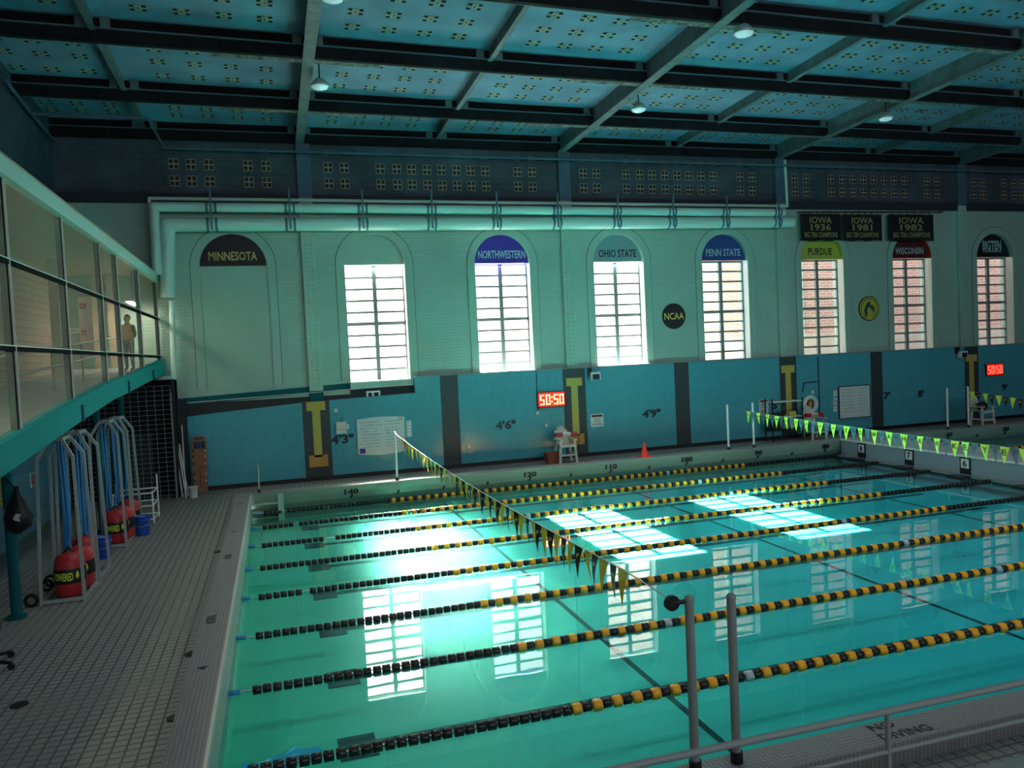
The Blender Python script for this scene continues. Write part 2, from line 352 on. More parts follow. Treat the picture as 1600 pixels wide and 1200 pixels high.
# upper brick (strip by strip between openings)
mb = MB(); YW = YG+.25
edges = [XL]
for k, xc in enumerate(WX):
    edges += [xc-WW, xc+WW]
edges.append(XR)
for i in range(0, len(edges), 2):
    a, b2 = edges[i], edges[i+1]
    zb = ZD
    mb.box(a, b2, YB, YW, zb, 10.6)
for k, xc in enumerate(WX):
    mb.box(xc-WW, xc+WW, YB, YW, ZD, WZ0)
    # spandrel over the arch
    ap = arch_pts(xc, WW, WZ1)
    for i in range(16):
        (x0, z0), (x1, z1) = ap[i], ap[i+1]
        mb.hexa([(x1, YB, z1), (x0, YB, z0), (x0, YW, z0), (x1, YW, z1), (x1, YB, 10.6), (x0, YB, 10.6), (x0, YW, 10.6), (x1, YW, 10.6)])
mb.build('brickwork', 'brick_paint', wall)
# arch surround bands (flush moulding ring)
for k, xc in enumerate(WX):
    mb = MB(); o, i_ = arch_pts(xc, WW+.3, WZ1), arch_pts(xc, WW+.02, WZ1)
    for j in range(16):
        a, b2, c, d = o[j], o[j+1], i_[j+1], i_[j]
        mb.hexa([(a[0], YB-.02, a[1]), (b2[0], YB-.02, b2[1]), (b2[0], YB+.02, b2[1]), (a[0], YB+.02, a[1]), (d[0], YB-.02, d[1]), (c[0], YB-.02, c[1]), (c[0], YB+.02, c[1]), (d[0], YB+.02, d[1])])
    mb.build('arch_surround', 'mint_paint', wall)
    mb = MB(); o, i_ = arch_pts(xc, WW+.325, WZ1, 24), arch_pts(xc, WW+.3, WZ1, 24)
    for j in range(24): mb.add([(q[0], YB-.006, q[1]) for q in (o[j], o[j+1], i_[j+1], i_[j])], [(0, 1, 2, 3)])
    for s_ in (-1, 1): mb.add([(xc+s_*(WW+.3), YB-.006, 3.9), (xc+s_*(WW+.32), YB-.006, 3.9), (xc+s_*(WW+.32), YB-.006, WZ1), (xc+s_*(WW+.3), YB-.006, WZ1)], [(0, 1, 2, 3)])
    mb.build('arch_joint', 'joint_dark', wall)
    for s_ in (-1, 1):
        MB().box(min(xc+s_*(WW+.02), xc+s_*(WW+.3)), max(xc+s_*(WW+.02), xc+s_*(WW+.3)), YB-.02, YB+.02, 3.9, WZ1).build('jamb_band', 'mint_paint', wall)
# dark band above
band = thing('wall_band', (15, YB, 10.4), 'dark slate block band wall above the windows with patches of bare block', 'wall', kind='structure')
MB().box(XL, XR, YB-.02, YW, 10.45, 13.6).build('blockwork', 'slate_block', band)
MB().box(XL, XR, YB-.16, YB-.02, 10.28, 10.62).build('ledge_channel', 'slate_dark', band)
# bare-block patch (shared mesh) on the band and on the ceiling
pmb = MB()
def cluster(pmb, plane):
    s_ = .24
    for (x, y, w_, h_) in [(-.12, .11, .21, .1), (.12, .11, .21, .1), (0, 0, .2, .1), (-.2, 0, .12, .1), (.2, 0, .12, .1), (-.12, -.11, .21, .1), (.12, -.11, .21, .1)]:
        pmb.box(x-w_/2, x+w_/2, -.006, .0, y-h_/2, y+h_/2, 0)
    for (x, y) in [(-.17, .11), (.17, .11), (-.17, -.11), (.17, -.11), (0, 0)]:
        r = .06 if (x or y) else .025
        pmb.box(x-r, x+r, -.011, -.005, y-r*.8, y+r*.8, 1)
pmb.box(-.22, .22, -.006, 0, -.2, .2, 0)
for sx_ in (-1, 1):
    for sz_ in (-1, 1): pmb.box(sx_*.11-.085, sx_*.11+.085, -.012, -.005, sz_*.1-.075, sz_*.1+.075, 1)
mat('bare_block', '2c2723', .9); PATCH = pmb.mesh('bare_block_patch', ['tan_patch', 'bare_block'])
bay = [P(u, 268, 1, YB).x-COLX[0] for u in (513, 538, 594, 620, 643, 667, 690, 713, 735, 758, 808, 831)]
for b_ in range(-1, 4):
    for dx in bay:
        x = COLX[0]+9.88*b_+dx
        if x < -2.4 or x > 37: continue
        for z, s_ in ((12.15, .8), (11.62, 1.0), (11.05, 1.0)):
            if z > 12 and random.random() < .1: continue
            inst('bare_block_patch', PATCH, (x, YB-.022, z), band, scale=(.72*s_, 1, s_*(.9 if z < 12 else .5)))
# steel columns
for k, x in enumerate(COLX[:4]):
    nm = ['beside the blank arch', 'second from the left, between the purple and the grey-blue arches', 'third from the left, at the right end of the pipes', 'fourth from the left, near the right edge'][k]
    t = thing('steel_column', (x, YB-.1, 3.2), 'riveted mint steel column ' + nm, 'column')
    zb = 3.62 if k == 0 else 3.9
    MB().box(x-.24, x+.24, YB-.17, YB, zb, 10.5).build('shaft', 'column_paint', t)
    MB().box(x-.24, x+.24, YB-.2, YB-.02, 10.5, 12.5).build('upper_shaft', 'slate_blue', t)
    if k == 0: MB().box(x-.24, x+.24, YB-.12, YB, 3.0, zb).build('foot', 'teal_dark', t)
    mb = MB()
    n = int((10.4-zb)/.16)
    for i in range(n):
        for s_ in (-.1, .1):
            z = zb+.1+i*.16
            mb.add([(x+s_-.018, YB-.174, z), (x+s_, YB-.186, z-.018), (x+s_+.018, YB-.174, z), (x+s_, YB-.186, z+.018)], [(0, 1, 2, 3)])
    mb.build('rivets', 'slate_dark', t, kind='stuff')
# wainscot
wains = thing('wall_wainscot', (15, YT, ZD), 'glossy teal tiled lower wall with dark pilasters', 'wall', kind='structure')
ZW = 3.92
PIL = [(1.8, 2.75, 1), (6.83, 7.51, 0), (11.73, 12.68, 1), (16.62, 17.29, 0), (21.67, 22.52, 1), (26.43, 27.07, 0), (31.76, 32.6, 1), (36.4, 37.1, 0)]
BASE = .55
def tilepanel(x0, x1, zl, zr):
    MB().hexa([(x0, YT, BASE), (x1, YT, BASE), (x1, YB, BASE), (x0, YB, BASE), (x0, YT, zl), (x1, YT, zr), (x1, YB, zr), (x0, YB, zl)]).build('tile_panel', 'tile_wall', wains)
tilepanel(-2.0, 1.8, 3.0, 3.23)
tilepanel(2.75, 5.88, 3.26, 3.34); tilepanel(5.88, 6.83, ZW, ZW)
last = 7.51
for a, b2, _ in PIL[2:]:
    tilepanel(last, a, ZW, ZW); last = b2
tilepanel(last, XR, ZW, ZW)
for a, b2, lt in PIL:
    top = 3.26 if a < 2 else ZW
    p_ = MB().box(a, b2, YT+.01, YB, ZD, top).build('pilaster', 'tile_dark', wains)
    if lt:
        c = (a+b2)/2; hi = top-.02 if a < 2 else 3.55
        I = MB()
        I.box(c-.33, c+.33, YT, YT+.012, hi-.32, hi); I.box(c-.14, c+.14, YT, YT+.012, 1.25, hi-.32)
        I.build('block_letter', 'gold', p_)
        MB().box(c-.33, c+.33, YT, YT+.012, .9, 1.32).build('block_letter_foot', 'gold_orange', p_)
MB().box(-2.0, XR, YT-.03, YT+.02, ZD, BASE).build('baseboard', 'black', wains)
MB().box(5.9, XR, YT-.02, YB, ZW, ZW+.04).build('coping_strip', 'grey', wains)
# left bay ledge: teal strip, recess darkness put in as black strips, conduit
MB().hexa([(-2.7, YB-.03, 3.35), (3.55, YB-.03, 3.6), (3.55, YB, 3.6), (-2.7, YB, 3.35), (-2.7, YB-.03, 3.6), (3.55, YB-.03, 3.83), (3.55, YB, 3.83), (-2.7, YB, 3.6)]).build('teal_band', 'teal_dark', wains)
MB().box(-2.7, 5.88, YB-.02, YB, 2.4, 3.42).build('recess_dark', 'black', wains)
MB().box(3.55, 5.88, YB-.04, YB, 3.42, 3.62).build('recess_dark', 'slate_dark', wains)
MB().box(3.55, 5.85, YB-.16, YB, 3.62, 3.86).build('sill_apron', 'mint_paint', wains)
MB().tube([(-2.2, YB-.06, 3.45), (5.85, YB-.2, 3.66)], .015).build('conduit', 'offwhite', wains)
wb = thing('bracket', (4.35, YT+.08, 3.30), 'small white bracket on the ledge below the frosted window', 'bracket')
MB().box(4.1, 4.6, YT+.06, YT+.14, 3.44, 3.5).build('top_plate', 'white', wb)
for x in (4.1, 4.3, 4.54): MB().box(x, x+.06, YT+.06, YT+.14, 3.31, 3.44).build('leg', 'white', wb)
# painted depths on the wainscot
for s, u, v, h in [("4'3\"", 535, 686, .34), ("4'6\"", 790, 664, .34), ("4'9\"", 1018, 646, .34), ("5'", 1212, 633, .34), ("7'", 1386, 618, .32), ("8'", 1439, 615, .32), ("9'", 1570, 605, .32)]:
    p = P(u, v, 1, YT); lettering(s, p, XA, ZA, .17*(len(s)+.8) if len(s) > 2 else .36, h, 'black', wains, .045, name='depth_number')

# ------------------------------------------------------------------ windows
NAMES = [None, 'frosted', 'clear', 'clear', 'clear', 'clear', 'clear', 'clear']
def pane_mesh(m, w_, h_):
    if m == 'frosted': return MB().add([(-w_/2, 0, -h_/2), (w_/2, 0, -h_/2), (w_/2, 0, h_/2), (-w_/2, 0, h_/2)], [(0, 1, 2, 3)]).mesh('pane', m)
    return MB().box(-w_/2, w_/2, -.004, .004, -h_/2, h_/2).mesh('pane', m)
RH = (WZ1-WZ0)/10
PANE = {m: pane_mesh(m, WW-.05, RH-.02) for m in ('glass', 'frosted')}
BARM = MB().box(-WW+.05, WW-.05, -.04, .04, -.036, .036).mesh('glazing_bar', 'grey')
wl = [None, 'frosted white window beneath the plain mint arch', 'tall window beneath the purple arch', 'tall window beneath the grey-blue arch', 'tall window beneath the royal blue arch', 'tall window beneath the yellow-green arch', 'tall window beneath the dark red arch', 'tall window beneath the black arch at the right edge']
for k in range(1, 8):
    xc = WX[k]
    t = thing('window_%d' % k, (xc, YG, WZ0), wl[k], 'window', kind='structure')
    m = 'frosted' if k == 1 else 'glass'
    for r in range(10):
        for s_ in (-1, 1):
            inst('pane', PANE[m], (xc+s_*(WW/2), YG, WZ0+RH*(r+.5)), t)
        if r not in (0, 5): inst('glazing_bar', BARM, (xc, YG, WZ0+RH*r), t)
    MB().box(xc-WW, xc+WW, YG-.05, YG+.05, WZ0+RH*5-.06, WZ0+RH*5+.06).build('transom', 'grey', t)
    MB().box(xc-.075, xc+.075, YG-.06, YG+.05, WZ0, WZ1).build('mullion', 'grey', t)
    MB().box(xc-WW, xc+WW, YG-.06, YG+.06, WZ1-.05, WZ1+.03).build('head', 'grey', t)
    MB().box(xc-WW, xc+WW, YG-.3, YG+.1, WZ0-.06, WZ0+.02).build('sill', 'grey', t)
    for s_ in (-1, 1):
        a, b2 = sorted((xc+s_*WW, xc+s_*(WW-.06))); MB().box(a, b2, YG-.05, YG+.05, WZ0, WZ1).build('stile', 'grey', t)
        a, b2 = sorted((xc+s_*(WW+.002), xc+s_*(WW-.012))); MB().box(a, b2, YB+.0, YG-.05, WZ0, WZ1).build('jamb_lining', 'white', t)
# lunette panels with painted names
LUN = [(0, 'maroon', 'MINNESOTA', 'letter_gold', 'dark maroon arched panel reading MINNESOTA over the blank arch'), (1, 'mint_paint', None, None, 'plain mint arched panel above the frosted window'),
       (2, 'purple', 'NORTHWESTERN', 'letter_pale', 'purple arched panel reading NORTHWESTERN'), (3, 'greyblue', 'OHIO STATE', 'black', 'grey-blue arched panel reading OHIO STATE'),
       (4, 'royal', 'PENN STATE', 'letter_pale', 'royal blue arched panel reading PENN STATE'), (5, 'yellowgreen', 'PURDUE', 'black', 'yellow-green arched panel reading PURDUE'),
       (6, 'wine', 'WISCONSIN', 'letter_pale', 'dark red arched panel reading WISCONSIN'), (7, 'near_black', None, None, 'black arched panel with a two-line conference logo')]
for k, m, s, lm, lab in LUN:
    xc = WX[k]; y0 = YB+.2 if k else YB-.01
    t = thing('lunette_panel', (xc, y0, WZ1), lab, 'sign')
    pts = arch_pts(xc, WW-.005, WZ1+.02, 24)
    MB().prism(pts, 1, y0, y0+.04).build('panel', m, t)
    if s: lettering(s, (xc+(.05 if k else 0), y0, WZ1+.36), XA, ZA, {9: 1.6, 12: 1.9, 10: 1.66, 6: 1.25}[len(s)], .31, lm, t, .02)
    if k in (5, 6):
        mb = MB(); q = arch_pts(xc, WW-.006, WZ1, 24)
        for j in range(24): mb.add([(q[j][0], YB-.0, q[j][1]), (q[j+1][0], YB-.0, q[j+1][1]), (q[j+1][0], y0, q[j+1][1]), (q[j][0], y0, q[j][1])], [(0, 1, 2, 3)])
        mb.build('soffit_band', {5: 'sign_yellow', 6: 'red'}[k], t)
    if k == 7:
        lettering('BIGTEN', (xc+.05, y0, WZ1+.58), XA, ZA, 1.15, .46, 'letter_pale', t, .03); lettering('CONFERENCE', (xc+.05, y0, WZ1+.3), XA, ZA, 1.15, .09, 'letter_pale', t, .02)
# the blank arch: flat infill panel
MB().box(WX[0]-WW+.003, WX[0]+WW-.003, YB+.03, YW+.05, WZ0-.1, WZ1+.02).box(WX[0]-WW-.1, WX[0]+WW+.1, YW+.001, YW+.05, WZ0-.2, 9.4).build('trim_1', 'mint_paint', label='flat mint infill panel closing the blank arch', cat='panel', kind='structure')
# ------------------------------------------------------------------ ceiling
def yoff(x): return .034*(x-9) if x < 9 else .010*(x-9)   # the roof grid is not quite square to the wall
PY = [-12.3, -8.2, -4.1, -.02, 3.3]     # purlin lines, near to far (the last at the wall)
XS_ = [XL]+[x for c in COLX for x in ([c-.1-4.94, c-.1] if c > 3 else [-2.75, c-.1])]+[46.7, XR]
XS_ = sorted(set(round(x, 2) for x in XS_))
ceil = thing('ceiling', (15, -10, 13), 'pale teal roof of large panels with patches of bare perforated block', 'ceiling', kind='structure')
PATC = MB(); cluster(PATC, 0)
PATC = MB().add([(v[0], v[2], v[1]) for v in PATC.v], PATC.f); 
_t = MB(); cluster(_t, 0); PATC.m = _t.m; PATC = PATC.mesh('bare_block_patch', ['tan_patch', 'hole_black'])
YL = [YN]+[-29, -24.9, -20.8, -16.65]+PY[:-1]+[YW]
tiltx = math.atan(.022)
for j in range(len(YL)-1):
    for i in range(len(XS_)-1):
        x0, x1, y0, y1 = XS_[i], XS_[i+1], YL[j], YL[j+1]
        za, zb = zroof(y0)+CEIL, zroof(y1)+CEIL
        A, B, C_, D = [((x_, y_+(yoff(x_) if -13 < y_ < 3 else 0), z_)) for x_, y_, z_ in ((x0, y0, za), (x1, y0, za), (x1, y1, zb), (x0, y1, zb))]
        up = lambda q: (q[0], q[1], q[2]+.1)
        t = MB().hexa([A, B, C_, D, up(A), up(B), up(C_), up(D)])
        pn = t.build('ceiling_panel', 'ceiling_teal', ceil)
        if y0 < -13 or x0 > 41: continue
        yy1 = min(y1, 3.3)
        for fx in ((.22, .41, .60, .79) if x0 > -4 else (.1, .4, .72)):
            for fy in (.40, .61, .82):
                x = x0+(x1-x0)*fx; y = y0+(yy1-y0)*fy; yf = y; y += yoff(x)*(1 if y < -1 else .5)
                inst('bare_block_patch', PATC, (x, y, zroof(yf)+CEIL-.006), pn, rot=(-tiltx, 0, 0), scale=(.78, .95, 1))
# rafters between purlins (mid bay)
for x in [XS_[i] for i in range(1, len(XS_)-1)]:
    if any(abs(x-(c-.1)) < .2 for c in COLX): continue
    for j in range(4, len(YL)-1):
        y0, y1 = YL[j]+.1+(yoff(x) if YL[j] > -13 else 0), min(YL[j+1], 3.1)-.1+(yoff(x) if YL[j+1] < 3 and YL[j+1] > -13 else 0)
        if x > 42: continue
        mb = MB()
        for (w_, za, zb) in ((.03, .30, CEIL), (.15, .27, .30)):
            mb.hexa([(x-w_/2, y0, zroof(y0)+za), (x+w_/2, y0, zroof(y0)+za), (x+w_/2, y1, zroof(y1)+za), (x-w_/2, y1, zroof(y1)+za),
                     (x-w_/2, y0, zroof(y0)+zb), (x+w_/2, y0, zroof(y0)+zb), (x+w_/2, y1, zroof(y1)+zb), (x-w_/2, y1, zroof(y1)+zb)])
        mb.build('rafter', 'girder_grey', ceil)
# girders
for k, c in enumerate(COLX):
    x = c-.1; y0, y1 = YN, YB-.02
    t = thing('roof_girder', (x, 0, ROOF0), ['grey riveted steel roof girder running up from the blank arch, first from the left', 'second riveted roof girder from the left', 'third riveted roof girder from the left', 'fourth riveted roof girder from the left, at the right edge', 'fifth roof girder, beyond the right edge of view'][k], 'girder', kind='structure')
    def slab(w_, za, zb, nm, m):
        MB().hexa([(x-w_/2, y0, zroof(y0)+za), (x+w_/2, y0, zroof(y0)+za), (x+w_/2, y1, zroof(y1)+za), (x-w_/2, y1, zroof(y1)+za),
                   (x-w_/2, y0, zroof(y0)+zb), (x+w_/2, y0, zroof(y0)+zb), (x+w_/2, y1, zroof(y1)+zb), (x-w_/2, y1, zroof(y1)+zb)]).build(nm, m, t)
    slab(.30, 0, .03, 'bottom_flange', 'girder_grey'); slab(.05, .03, CEIL, 'web', 'girder_grey'); slab(.2, .03, .1, 'angle_iron', 'girder_grey')
    mb = MB(); y = y1-.2
    while y > -16:
        for s_ in (-.1, .1):
            z = zroof(y)-.006
            mb.add([(x+s_-.022, y, z), (x+s_, y-.022, z), (x+s_+.022, y, z), (x+s_, y+.022, z)], [(0, 1, 2, 3)])
        y -= .22
    mb.build('rivets', 'black', t, kind='stuff')
# purlins
for k, y in enumerate(PY):
    lab = ['nearest dark roof purlin, just above the top edge of view', 'dark roof purlin crossing the top right corner', 'dark roof purlin, third from the far wall', 'dark roof purlin, second from the far wall', 'dark roof purlin along the top of the far wall'][k]
    t = thing('roof_purlin', (15, y, zroof(y)), lab, 'beam', kind='structure')
    z = zroof(y)+.03
    def run(d0, d1, za, zb, nm, m):
        ends = (XL, 9, XR) if k < 4 else (XL, XR); mb = MB()
        for xa, xb in zip(ends, ends[1:]):
            ya, yb_ = (y+yoff(xa), y+yoff(xb)) if k < 4 else (y, y)
            mb.hexa([(xa, ya+d0, za), (xb, yb_+d0, za), (xb, yb_+d1, za), (xa, ya+d1, za), (xa, ya+d0, zb), (xb, yb_+d0, zb), (xb, yb_+d1, zb), (xa, ya+d1, zb)])
        mb.build(nm, m, t)
    zc_ = zroof(y)+CEIL
    run(-.03, .03, z+.02, z+.31, 'web', 'purlin_black'); run(-.09, .06, z+.31, z+.335, 'top_lip', 'lip_lit'); run(-.04, .1, z, z+.02, 'bottom_flange', 'purlin_black')  # top lip is paler, its lit edge put into the colour
    run(.02, .05, z+.335, zc_-.005, 'gap_dark', 'hole_black'); run(.1, .13, z, z+.02, 'flange_edge', 'girder_grey')  # upper strip is black, the gap's shade put into its colour
    for x in XS_[1:-1]:
        for s_ in (-1, 1):
            yo = yoff(x) if k < 4 else 0
            MB().box(x+s_*.27-.11, x+s_*.27+.11, y+yo-.08, y+yo+.02, z+.335, zc_-.005).build('spacer_block', 'girder_grey', t)
    if k < 4:
        for x in [(a+b2)/2 for a, b2 in zip(XS_[1:-2:2], XS_[3::2])]:
            ya, yb_ = y+yoff(x-2.4), y+yoff(x+1.9)
            MB().hexa([(x-2.4, ya+.13, z-.005), (x+1.9, yb_+.13, z-.005), (x+1.9, yb_+.34, z-.005), (x-2.4, ya+.34, z-.005), (x-2.4, ya+.13, z+.015), (x+1.9, yb_+.13, z+.015), (x+1.9, yb_+.34, z+.015), (x-2.4, ya+.34, z+.015)]).build('peeling_strip', 'peeling', t)
# upper conduit along the band
mb = MB().tube([(-2.2, 3.05, 12.05), (XR, 3.05, 12.05)], .05)
mb.build('conduit', 'slate_blue', label='long blue-grey conduit running along the dark band wall', cat='pipe')
mb = MB().tube([(-5.45, -1.5, 12.5), (-5.45, 1.0, 12.3), (-5.45, 3.2, 12.2)], .05); mb.build('sprinkler_pipe', 'slate_blue', label='blue-grey pipe sloping in the upper left corner', cat='pipe')
mb = MB().tube([(-5.4, .6, 12.3), (-2.3, .6, 12.3), (-2.2, 3.02, 12.1)], .045); mb.build('sprinkler_pipe', 'slate_blue', label='blue-grey bent conduit beside the first rafter at upper left', cat='pipe')

# ------------------------------------------------------------------ other walls, near side
wlft = thing('wall_left', (XL, -10, ZD), 'left wall, teal tiled below and dark slate block above', 'wall', kind='structure')
MB().box(XL-.3, XL, YN, YW, ZD, 4.4).build('tiling', 'tile_left', wlft)
MB().box(XL-.3, XL, YN, YW, 4.4, 8.0).build('gallery_brick', 'brick_warm', wlft)
MB().box(XL-.3, XL, YN, YW, 8.0, 14.2).build('blockwork', 'slate_block_side', wlft)
PATS = MB(); cluster(PATS, 0); _m = PATS.m; PATS = MB().add([(-v[1], v[0], v[2]) for v in PATS.v], PATS.f); PATS.m = _m; PATS = PATS.mesh('bare_block_patch', ['tan_patch', 'hole_black'])
for y in (-5.5, -4.7, -3.9, -3.1, -2.3):
    for z in (11.2, 11.75, 12.2): inst('bare_block_patch', PATS, (XL+.002, y, z), wlft)
MB().box(XR, XR+.3, YN, YW, ZD, 14.2).build('wall_right', 'slate_blue', label='far right end wall of the pool hall', cat='wall', kind='structure')
wn = thing('wall_near', (15, YN, ZD), 'near wall behind the spectators with tall window openings added to light the deck', 'wall', kind='structure')
mb = MB(); last = XL; NW = .8  # unseen openings added to let daylight onto the deck
for xc in WX[:8]:
    mb.box(last, xc-NW, YN-.3, YN, ZD, 14.2); last = xc+NW
    mb.box(xc-NW, xc+NW, YN-.3, YN, ZD, 5.0); mb.box(xc-NW, xc+NW, YN-.3, YN, 11.5, 14.2)
mb.box(last, XR, YN-.3, YN, ZD, 14.2); mb.build('brickwork', 'mint_paint', wn)

# daylight portals in the window openings (they only guide the sky light)
def portal(x, y, z, w_, h_, ry):
    l = bpy.data.lights.new('window_daylight', 'AREA'); l.shape = 'RECTANGLE'; l.size = w_; l.size_y = h_; l.cycles.is_portal = True
    o = bpy.data.objects.new('window_daylight', l); COL.objects.link(o); o.location = (x, y, z)
    o.rotation_euler = Vector((0, ry, 0)).to_track_quat('-Z', 'Z').to_euler()
for xc in WX[1:]: portal(xc, YW+.02, (WZ0+WZ1)/2, 2*WW, WZ1-WZ0, -1)
for xc in WX: portal(xc, YN-.32, 8.25, 2*NW, 6.5, 1)

# ------------------------------------------------------------------ outdoors
MB().box(-80, 120, YW, 120, -.2, 0).build('ground_outside', 'tarmac', label='pale paved ground outside the windows', cat='ground', kind='structure')
ob = thing('brick_building', (40, 9, 0), 'red brick building close outside the right-hand windows', 'building')
MB().box(18.05, 75, 8.6, 24, 0, 22).build('wall', 'outer_brick', ob)
mat('plinth_stone', 'd6bcb2', .8); MB().box(18.05, 75, 8.5, 8.6, 0, 4.9).build('plinth', 'plinth_stone', ob)
for x in range(22, 70, 5): MB().box(x, x+.12, 8.53, 8.6, 4.9, 22).build('downpipe', 'offwhite', ob)
pb = thing('pale_building', (0, 32, 0), 'pale concrete building with strip windows seen through the left windows', 'building')
mat('pale_facade', 'b0a8a4', .8)
MB().box(-45, 42, 32, 44, 0, 10.4).build('wall', 'pale_facade', pb)
mat('outer_glass', '6d7680', .2)
for z in (1.0, 4.2, 7.0):
    for x in range(-40, 40, 4):
        f = MB().box(x, x+3.2, 31.9, 32, z, z+1.9).build('window', 'outer_glass', pb)
        MB().box(x+1.5, x+1.7, 31.85, 31.9, z, z+1.9).build('mullion', 'offwhite', f)
# ------------------------------------------------------------------ pipes on the far wall
def pipe(name, pts, r, label):
    mb = MB().tube(pts, r, 16)
    for p in pts[1:-1]: mb.sphere(p, r*1.03, 16)
    return mb.build(name, 'pipe_mint', label=label, cat='pipe')
YP = 3.05
a = P(252, 362, 1, YP); 
pL = [P(262, 465, 1, YP), P(262, 351.5, 1, YP), P(1238, 347.5, 1, YP)]
pipe('large_pipe', pL, .235, 'thick mint pipe, lowest of the three along the far wall')
pM = [P(246, 430, 1, YP), P(241, 324, 1, YP), P(1222, 333, 1, YP)]
pM = [Vector((p.x, YP-.1, p.z)) for p in pM]
pipe('medium_pipe', pM, .165, 'medium mint pipe, second of the three along the far wall')
pT = [P(233, 350, 1, YP+.2), P(233, 310, 1, YP+.2), P(1230, 322, 1, YP+.2), P(1226, 250, 1, YP+.2)]
pipe('thin_pipe', pT, .06, 'thin mint pipe, uppermost of the three, rising at its right end')
pipe('drop_pipe', [P(268, 470, 1, YP+.1), P(272, 590, 1, YP+.1), P(246, 592, 1, YP+.1)], .09, 'thin mint pipe dropping below the thick one beside the gallery')
for i, u in enumerate((332, 454, 567, 674, 775, 869, 962, 1048, 1131, 1212)):
    p0, p1 = P(u, 355, 1, YP), P(u, 312, 1, YP)
    x = p0.x
    zl = pL[1].z+(pL[2].z-pL[1].z)*(x-pL[1].x)/(pL[2].x-pL[1].x); zm = pM[1].z+(pM[2].z-pM[1].z)*(x-pM[1].x)/(pM[2].x-pM[1].x)
    t = thing('pipe_hanger', (x, YP, zl-.3), 'dark clamp hanger on the mint pipes, %s from the left' % ['first', 'second', 'third', 'fourth', 'fifth', 'sixth', 'seventh', 'eighth', 'ninth', 'last'][i], 'bracket', group='pipe hangers')
    MB().cyl((x-.18, YP, zl), (x-.1, YP, zl), .245, 18).cyl((x+.1, YP, zl), (x+.18, YP, zl), .245, 18).build('clamp', 'bracket_teal', t)
    MB().cyl((x-.18, YP-.1, zm), (x-.1, YP-.1, zm), .175, 18).cyl((x+.1, YP-.1, zm), (x+.18, YP-.1, zm), .175, 18).build('clamp', 'bracket_teal', t)
    MB().box(x-.03, x+.03, YP-.3, YP-.25, zl-.2, 10.7).build('hanger_rod', 'bracket_teal', t)
# ------------------------------------------------------------------ ceiling lamps; those above the view are added to brighten the pool
LAMP_W = 115
for i, (u, v, wpx, nm) in enumerate([(500, 136, 21, 'beside the first girder'), (1162, 53, 26, 'beside the second girder, nearest'), (998, 172, 19, 'beside the second girder, over its far half'), (1384, 186, 14, 'beside the third girder'), (520, -2, 24, 'at the top edge of view')] + [(None, (gx, gy), 0, 'above the view, added as pool light, '+nm2) for gx, gy, nm2 in ((3.0, -11.2, 'first bay near'), (12.8, -11.2, 'second bay near'), (22.8, -11.2, 'third bay near'), (12.8, -15.8, 'second bay nearest'), (22.8, -15.8, 'third bay nearest'))]):
    p = P(u, v, 2, 12.2) if u is not None else Vector((v[0], v[1], 12.2)); r = .25
    t = thing('bay_lamp', p, 'round metal high-bay lamp hanging ' + nm, 'lamp', 'hanging bay lamps')
    MB().lathe([(.05, .22), (.12, .21), (.2, .12), (r*.97, .07), (r, 0), (r*.97, 0), (r*.85, .04)], c=p, n=20).build('shade', 'alu', t)
    MB().lathe([(r*.9, .03), (r*.8, -.03), (r*.4, -.07), (.01, -.08)], c=p, n=20).build('lens', 'lamp_lens', t)
    sl = bpy.data.lights.new('lamp_beam', 'SPOT'); sl.energy = LAMP_W; sl.spot_size = 2.0; sl.spot_blend = .7; sl.color = (.93, 1, 1); sl.shadow_soft_size = .2  # beams put in to brighten the pool
    lo = bpy.data.objects.new('lamp_beam', sl); COL.objects.link(lo); lo.parent = t; lo.location = (0, 0, -.12)
    MB().cyl(p+Vector((0, 0, .2)), (p.x, p.y, zroof(p.y)+CEIL), .02).build('stem', 'black', t)
    MB().box(p.x-.25, p.x+.25, p.y-.06, p.y+.06, zroof(p.y)+CEIL-.12, zroof(p.y)+CEIL-.01).build('mount_plate', 'black', t)
# ------------------------------------------------------------------ banners, round signs
yb = YB-.25
for i, (u0, u1, v0, v1, ls, lab) in enumerate([(1250, 1314, 334, 376, ('IOWA', '1936', 'BIG TEN CHAMPIONS'), 'black banner reading 1936, left of three'), (1316, 1378, 335, 376, ('IOWA', '1981', 'BIG TEN CHAMPIONS'), 'black banner reading 1981, middle of three'), (1388, 1459, 335, 376, ('IOWA', '1982', 'BIG TEN CHAMPIONS'), 'black banner reading 1982, right of three')]):
    a, b2 = P(u0, v0, 1, yb), P(u1, v1, 1, yb); c = (a+b2)/2; w_, h_ = b2.x-a.x, a.z-b2.z
    t = thing('banner', (c.x, yb, b2.z), lab, 'banner', 'championship banners')
    mb = MB(); n = 12; vs_ = []
    for j in range(n+1):
        for z in (a.z, b2.z): vs_.append((a.x+w_*j/n, yb+.015*math.sin(j*1.9+i), z+(.02*math.sin(j*1.3+i) if z == b2.z else 0)))
    mb.add(vs_, [(2*j, 2*j+1, 2*j+3, 2*j+2) for j in range(n)]); cl = mb.build('cloth', 'banner_black', t)
    for s, dz, hh, ww in ((ls[0], .27, .25, .55), (ls[1], 0, .25, .5), (ls[2], -.28, .2, .82)):
        lettering(s, (c.x, yb-.02, c.z+dz*h_), XA, ZA, ww*w_, hh*h_, 'banner_text', cl, .02)
    for j in range(6):
        x = a.x+w_*(j+.5)/6; MB().box(x-.015, x+.015, yb-.01, yb+.01, a.z, P(1380, 331, 1, yb).z+.0).build('hook', 'black', t)
